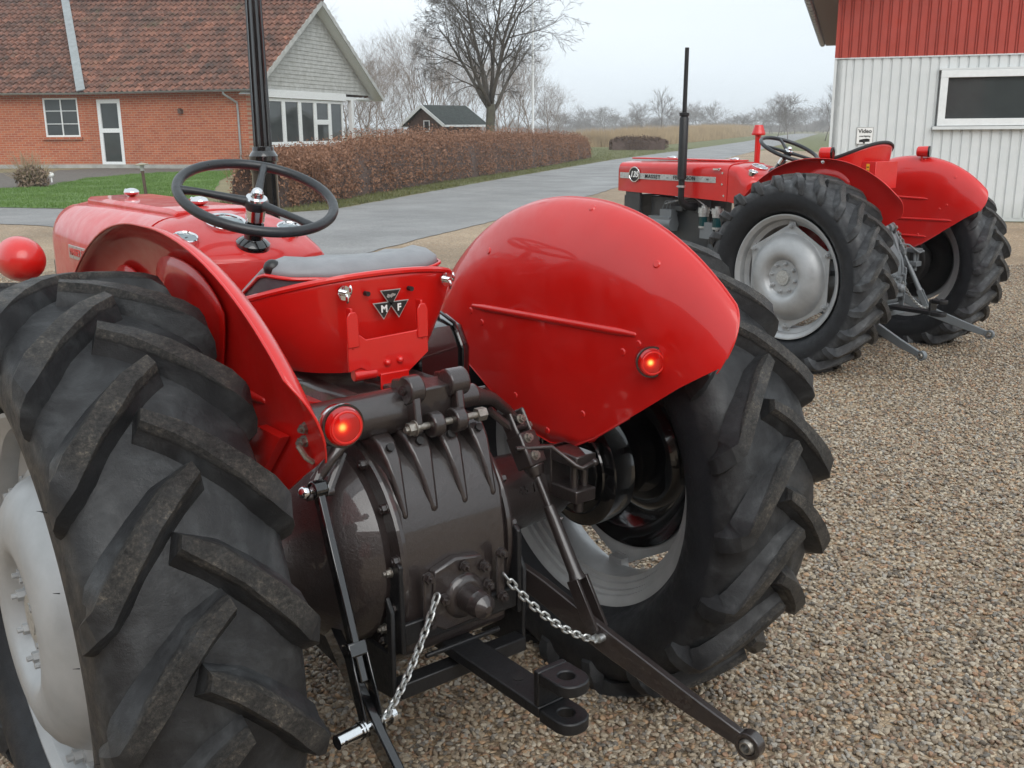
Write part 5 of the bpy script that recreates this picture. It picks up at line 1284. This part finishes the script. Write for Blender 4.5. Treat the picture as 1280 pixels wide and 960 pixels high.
for i in range(52):
    d = rnd.uniform(270, 360); px = 690 + i * 6.9 + rnd.uniform(-3, 3); s = rnd.uniform(.6, .95) * d / 350
    copy_tree((FT, FT2)[i % 2], at(d, (px - 640) / 1254 * d), rnd.uniform(0, 6), (s * 1.2, s * 1.2, s * rnd.uniform(.50, .78)), 'hazy bare tree in the long row along the horizon')
# thin woodland band on the horizon
vs = []; fs = []; rn = R_(77)
for i in range(26000):
    d = rn.uniform(400, 470); px = rn.uniform(560, 1120) if i % 3 else rn.uniform(-100, 560); x, y = at(d, (px - 640) / 1254 * d); h = (3.2 + 3.6 * abs(noise.noise(V((px * .035, 3, 0)))) * 2) * rn.uniform(.3, 1.05); w_ = rn.uniform(.05, .16); l = rn.uniform(-1.2, 1.2); z0 = rn.uniform(0, h * .5)
    k = len(vs); vs += [(x - w_, y + w_, z0), (x + w_, y - w_, z0), (x + l, y - l * .7, h)]; fs.append((k, k + 1, k + 2))
me = bpy.data.meshes.new('distant_woodland'); me.from_pydata(vs, [], fs); me.materials.append(MT['twig_far']); ob = bpy.data.objects.new('distant_woodland', me); col.objects.link(ob); tag(ob, 'faint grey strip of leafless woodland along the horizon', 'woodland', kind='stuff')
# reeds along the ditch
MT['reed'] = simple('dry_reed', (.34, .255, .155), .9, 0, .3, .6)
vs = []; fs = []
for i in range(34000):
    t = rn.random(); a = V((62, 60, 0)).lerp(V((190, 148, 0)), t ** 1.3); off = rn.uniform(0, 7 + 6 * t); x = a.x - .57 * off; y = a.y + .82 * off; h = rn.uniform(.7, 1.9) * (1.0 + .4 * noise.noise(V((x * .1, y * .1, 0)))) * (.8 + .5 * t)
    b = rn.uniform(0, 6.3); l = rn.uniform(0, .35); w_ = rn.uniform(.015, .04) * (1 + t); k = len(vs)
    vs += [(x - w_ * .8, y + w_ * .6, 0), (x + w_ * .8, y - w_ * .6, 0), (x + math.cos(b) * l, y + math.sin(b) * l, h)]; fs.append((k, k + 1, k + 2))
me = bpy.data.meshes.new('reeds'); me.from_pydata(vs, [], fs); me.materials.append(MT['reed']); ob = bpy.data.objects.new('reeds', me); col.objects.link(ob); tag(ob, 'belt of dry straw coloured reeds beside the far road', 'reeds', kind='stuff')
# bright strip of pasture before the box hedge
# hedges
def hedge(name, path, hts, wd, n, size, mat, core, label, seed, rag=.12, twigs=0, lean=0):
    rn = R_(seed); P = [V((*p, 0)) for p in path]; seg = []
    tot = 0
    for i in range(len(P) - 1): seg.append((tot, P[i], P[i + 1], hts[i], hts[i + 1])); tot += (P[i + 1] - P[i]).length
    def samp(s):
        for s0, a, b, h0, h1 in reversed(seg):
            if s >= s0: 
                t = min(1, (s - s0) / (b - a).length); d = (b - a).normalized(); return a.lerp(b, t), h0 + (h1 - h0) * t, V((-d.y, d.x, 0))
    e = empty(name, tuple(P[0])); tag(e, label, 'hedge'); O = P[0]
    vs = []; fs = []; tv = G()
    for i in range(n):
        t = rn.random(); s = tot * t ** 1.25; c, h, nv = samp(s); lump = .82 + .30 * noise.noise(V((s * .75, 0, seed))) + .12 * noise.noise(V((s * 2.7, 5, seed)))
        endf = min(1, (s + .1) / .6) * min(1, (tot - s + .1) / .8)
        a = rn.uniform(-.15, PI + .15); rad = (1 - abs(rn.gauss(0, rag))) + (rn.random() ** 4) * .22; ww = wd * lump * (.5 + .5 * endf)
        x = math.cos(a) * ww * rad; z = abs(math.sin(a)) ** .6 * h * (.88 + .12 * lump * 1.6 - .08) * rad * (.6 + .4 * endf)
        if z < .03: z = rn.uniform(0, .5)
        q = c + nv * (wd + x) - O; q.z = z
        u = V((rn.gauss(0, 1), rn.gauss(0, 1), rn.gauss(0, 1))).normalized(); w_ = u.cross(V((rn.gauss(0, 1), rn.gauss(0, 1), rn.gauss(0, 1)))).normalized(); sz = size * rn.uniform(.5, 1.3); k = len(vs)
        vs += [q - u * sz, q + w_ * sz * .5, q + u * sz, q - w_ * sz * .5]; fs.append((k, k + 1, k + 2, k + 3))
    for i in range(twigs):
        s = tot * rn.random() ** 1.2; c, h, nv = samp(s); lump = .82 + .30 * noise.noise(V((s * .75, 0, seed)))
        x = rn.uniform(-.9, .9) * wd; q = c + nv * (wd + x) - O; q.z = h * rn.uniform(.3, .85); d = V((rn.uniform(-.5, .5), rn.uniform(-.5, .5), 1)).normalized() + nv * (x / wd) * .5; L = rn.uniform(.2, .55)
        k = len(vs); w_ = nv.cross(d).normalized() * .006; vs += [q - w_, q + w_, q + d * L]; fs.append((k, k + 1, k + 2))
    me = bpy.data.meshes.new('foliage'); me.from_pydata([tuple(v) for v in vs], [], fs); me.materials.append(mat); ob = bpy.data.objects.new('foliage', me); col.objects.link(ob); ob.parent = e
    g = G(); rings = []; m = max(4, int(tot / .8))
    for i in range(m + 1):
        s = .25 + (tot - .5) * i / m; c, h, nv = samp(s); rings.append([c - O + nv * (wd + wd * .74 * math.cos(a)) + V((0, 0, h * .80 * max(0, math.sin(a)) ** .5)) for a in [PI * k / 8 for k in range(9)]])
    g.loft(rings); g.build('branch_core', core, e)
    return e
def leafmat(nm, cs):
    M = Mat(nm); c = M.ramp(M.noise(9, 5, .8), [(.30, cs[0]), (.42, cs[1]), (.55, cs[2]), (.68, cs[3])]); c2 = M.ramp(M.noise(.9, 3), [(.35, cs[1]), (.65, cs[2])]); M.col(M.mix(.3, c, c2)).rough(.85).set(Specular__IOR__Level=.2); return M.m
MT['leaf'] = leafmat('dead_hedge_leaves', [(.08, .044, .030), (.20, .105, .066), (.31, .168, .108), (.46, .29, .19)])
core = simple('hedge_twigs', (.085, .055, .045), .95, 0, .3, 8)
hedge('brown_hedge', [(7.0, 17.9), (7.79, 16.28), (10.4, 18.34), (12.3, 19.9)] + foot[2:], [1.02, 1.08, 1.16, 1.38, 1.46, 1.44, 1.38, 1.18], .80, 95000, .034, MT['leaf'], core, 'long wavy red brown hedge along the far side of the road', 3, .13, 9000)
hedge('clipped_hedge', [(50.7, 52.6), (53.4, 49.3)], [.95, .95], .5, 5000, .06, leafmat('dark_dead_leaves', [(.06, .038, .028), (.10, .062, .045), (.14, .088, .06), (.19, .13, .09)]), core, 'low straight clipped dark brown hedge beyond the end of the long hedge', 9, .08, 0)
# withered shrub on the bed
SH = empty('withered_shrub', (6.1, 29.4, 0)); tag(SH, 'withered tan shrub with drooping dead leaves at the left end of the lawn', 'shrub')
g = G(); rn = R_(5)
for i in range(260):
    a = rn.uniform(0, 6.3); e_ = rn.uniform(.5, 1.5); L_ = rn.uniform(.5, 1.15); d = V((math.cos(a) * math.cos(e_), math.sin(a) * math.cos(e_), math.sin(e_))); p = V((rn.uniform(-.2, .2), rn.uniform(-.2, .2), 0)); g.tube([p, p + d * L_ * .5 + V((0, 0, .05)), p + d * L_ + V((rn.uniform(-.1, .1), rn.uniform(-.1, .1), .0))], [.009, .006, .003], 3)
g.build('stems', simple('tan_stems', (.33, .25, .16), .9), SH, fix=False)
vs = []; fs = []
for i in range(900):
    a = rn.uniform(0, 6.3); r = rn.uniform(.05, .45); z = rn.uniform(.02, .62) * (1 - r * .6); p = V((math.cos(a) * r, math.sin(a) * r, z)); u = V((rn.gauss(0, 1), rn.gauss(0, 1), rn.gauss(0, 1))).normalized() * .07; w_ = V((rn.gauss(0, 1), rn.gauss(0, 1), rn.gauss(0, 1))).normalized() * .04; k = len(vs); vs += [tuple(p - u), tuple(p + w_), tuple(p + u), tuple(p - w_)]; fs.append((k, k + 1, k + 2, k + 3))
g = G(); g.v = vs; g.f = fs; g.build('dead_leaves', simple('dry_leaf', (.20, .14, .10), .9, 0, .4, 6), SH, fix=False, smooth=False)
# damp grey air
g = G(); g.box((0, 0, 0), (1840, 1840, 15)); HZ = g.build('haze', bpy.data.materials.new('haze'), smooth=False, loc=(200, 200, 6.4)); tag(HZ, kind='stuff')
hm = HZ.data.materials[0]; hm.use_nodes = True; hm.node_tree.nodes.clear(); ou = hm.node_tree.nodes.new('ShaderNodeOutputMaterial'); pv = hm.node_tree.nodes.new('ShaderNodeVolumePrincipled'); pv.inputs['Color'].default_value = (.93, .95, .97, 1); pv.inputs['Density'].default_value = .0010; hm.node_tree.links.new(pv.outputs[0], ou.inputs['Volume'])
# ------------------------------------------------------------------ camera, sky
o = V((-1.1541, -1.9075, 1.4712)); Rv = V((0.7856047, -0.61868801, -0.00709979)); Uv = V((0.1570827, 0.18833715, 0.96946075)); Fv = V((0.59845659, 0.76272817, -0.24514373))
cd = bpy.data.cameras.new('camera'); co = bpy.data.objects.new('camera', cd); col.objects.link(co)
mm = Matrix((Rv, Uv, -Fv)).transposed().to_4x4(); mm.translation = o; co.matrix_world = mm
cd.sensor_fit = 'HORIZONTAL'; cd.sensor_width = 36; cd.lens = 1254.4 / 1280 * 36; cd.clip_start = .05; cd.clip_end = 5000
sc.camera = co
w = bpy.data.worlds.new('World'); sc.world = w; w.use_nodes = True; nt = w.node_tree
bg = nt.nodes['Background']; sk = nt.nodes.new('ShaderNodeTexSky'); sk.sky_type = 'NISHITA'; sk.sun_disc = False
sk.sun_elevation = math.radians(35); sk.sun_rotation = math.radians(200); sk.dust_density = 6; sk.air_density = 1.5; sk.altitude = 0
hs = nt.nodes.new('ShaderNodeHueSaturation'); hs.inputs['Saturation'].default_value = .10
nt.links.new(sk.outputs[0], hs.inputs['Color'])
mx = nt.nodes.new('ShaderNodeMix'); mx.data_type = 'RGBA'; mx.inputs[0].default_value = .88; mx.inputs[7].default_value = (6.2, 6.85, 7.35, 1)
tc = nt.nodes.new('ShaderNodeTexCoord'); mpn = nt.nodes.new('ShaderNodeMapping'); mpn.inputs['Scale'].default_value = (1, 1, 4); nt.links.new(tc.outputs['Generated'], mpn.inputs[0]); cn = nt.nodes.new('ShaderNodeTexNoise'); cn.inputs['Scale'].default_value = 1.6; cn.inputs['Detail'].default_value = 5; nt.links.new(mpn.outputs[0], cn.inputs['Vector']); cr_ = nt.nodes.new('ShaderNodeValToRGB'); cr_.color_ramp.elements[0].position = .3; cr_.color_ramp.elements[0].color = (5.6, 6.25, 6.75, 1); cr_.color_ramp.elements[1].position = .7; cr_.color_ramp.elements[1].color = (6.7, 7.3, 7.75, 1); nt.links.new(cn.outputs[0], cr_.inputs[0]); nt.links.new(cr_.outputs[0], mx.inputs[7])
nt.links.new(hs.outputs[0], mx.inputs[6]); nt.links.new(mx.outputs[2], bg.inputs[0]); bg.inputs[1].default_value = .10
sl = bpy.data.lights.new('sun', 'SUN'); sl.energy = 1.1; sl.angle = math.radians(55); sl.color = (1, .97, .93)
so = bpy.data.objects.new('sun', sl); col.objects.link(so); so.rotation_euler = (math.radians(50), 0, math.radians(-20)); 
sc.view_settings.view_transform = 'Standard'; sc.view_settings.look = 'None'; sc.view_settings.exposure = .72; sc.view_settings.gamma = 1
sc.cycles.use_denoising = True
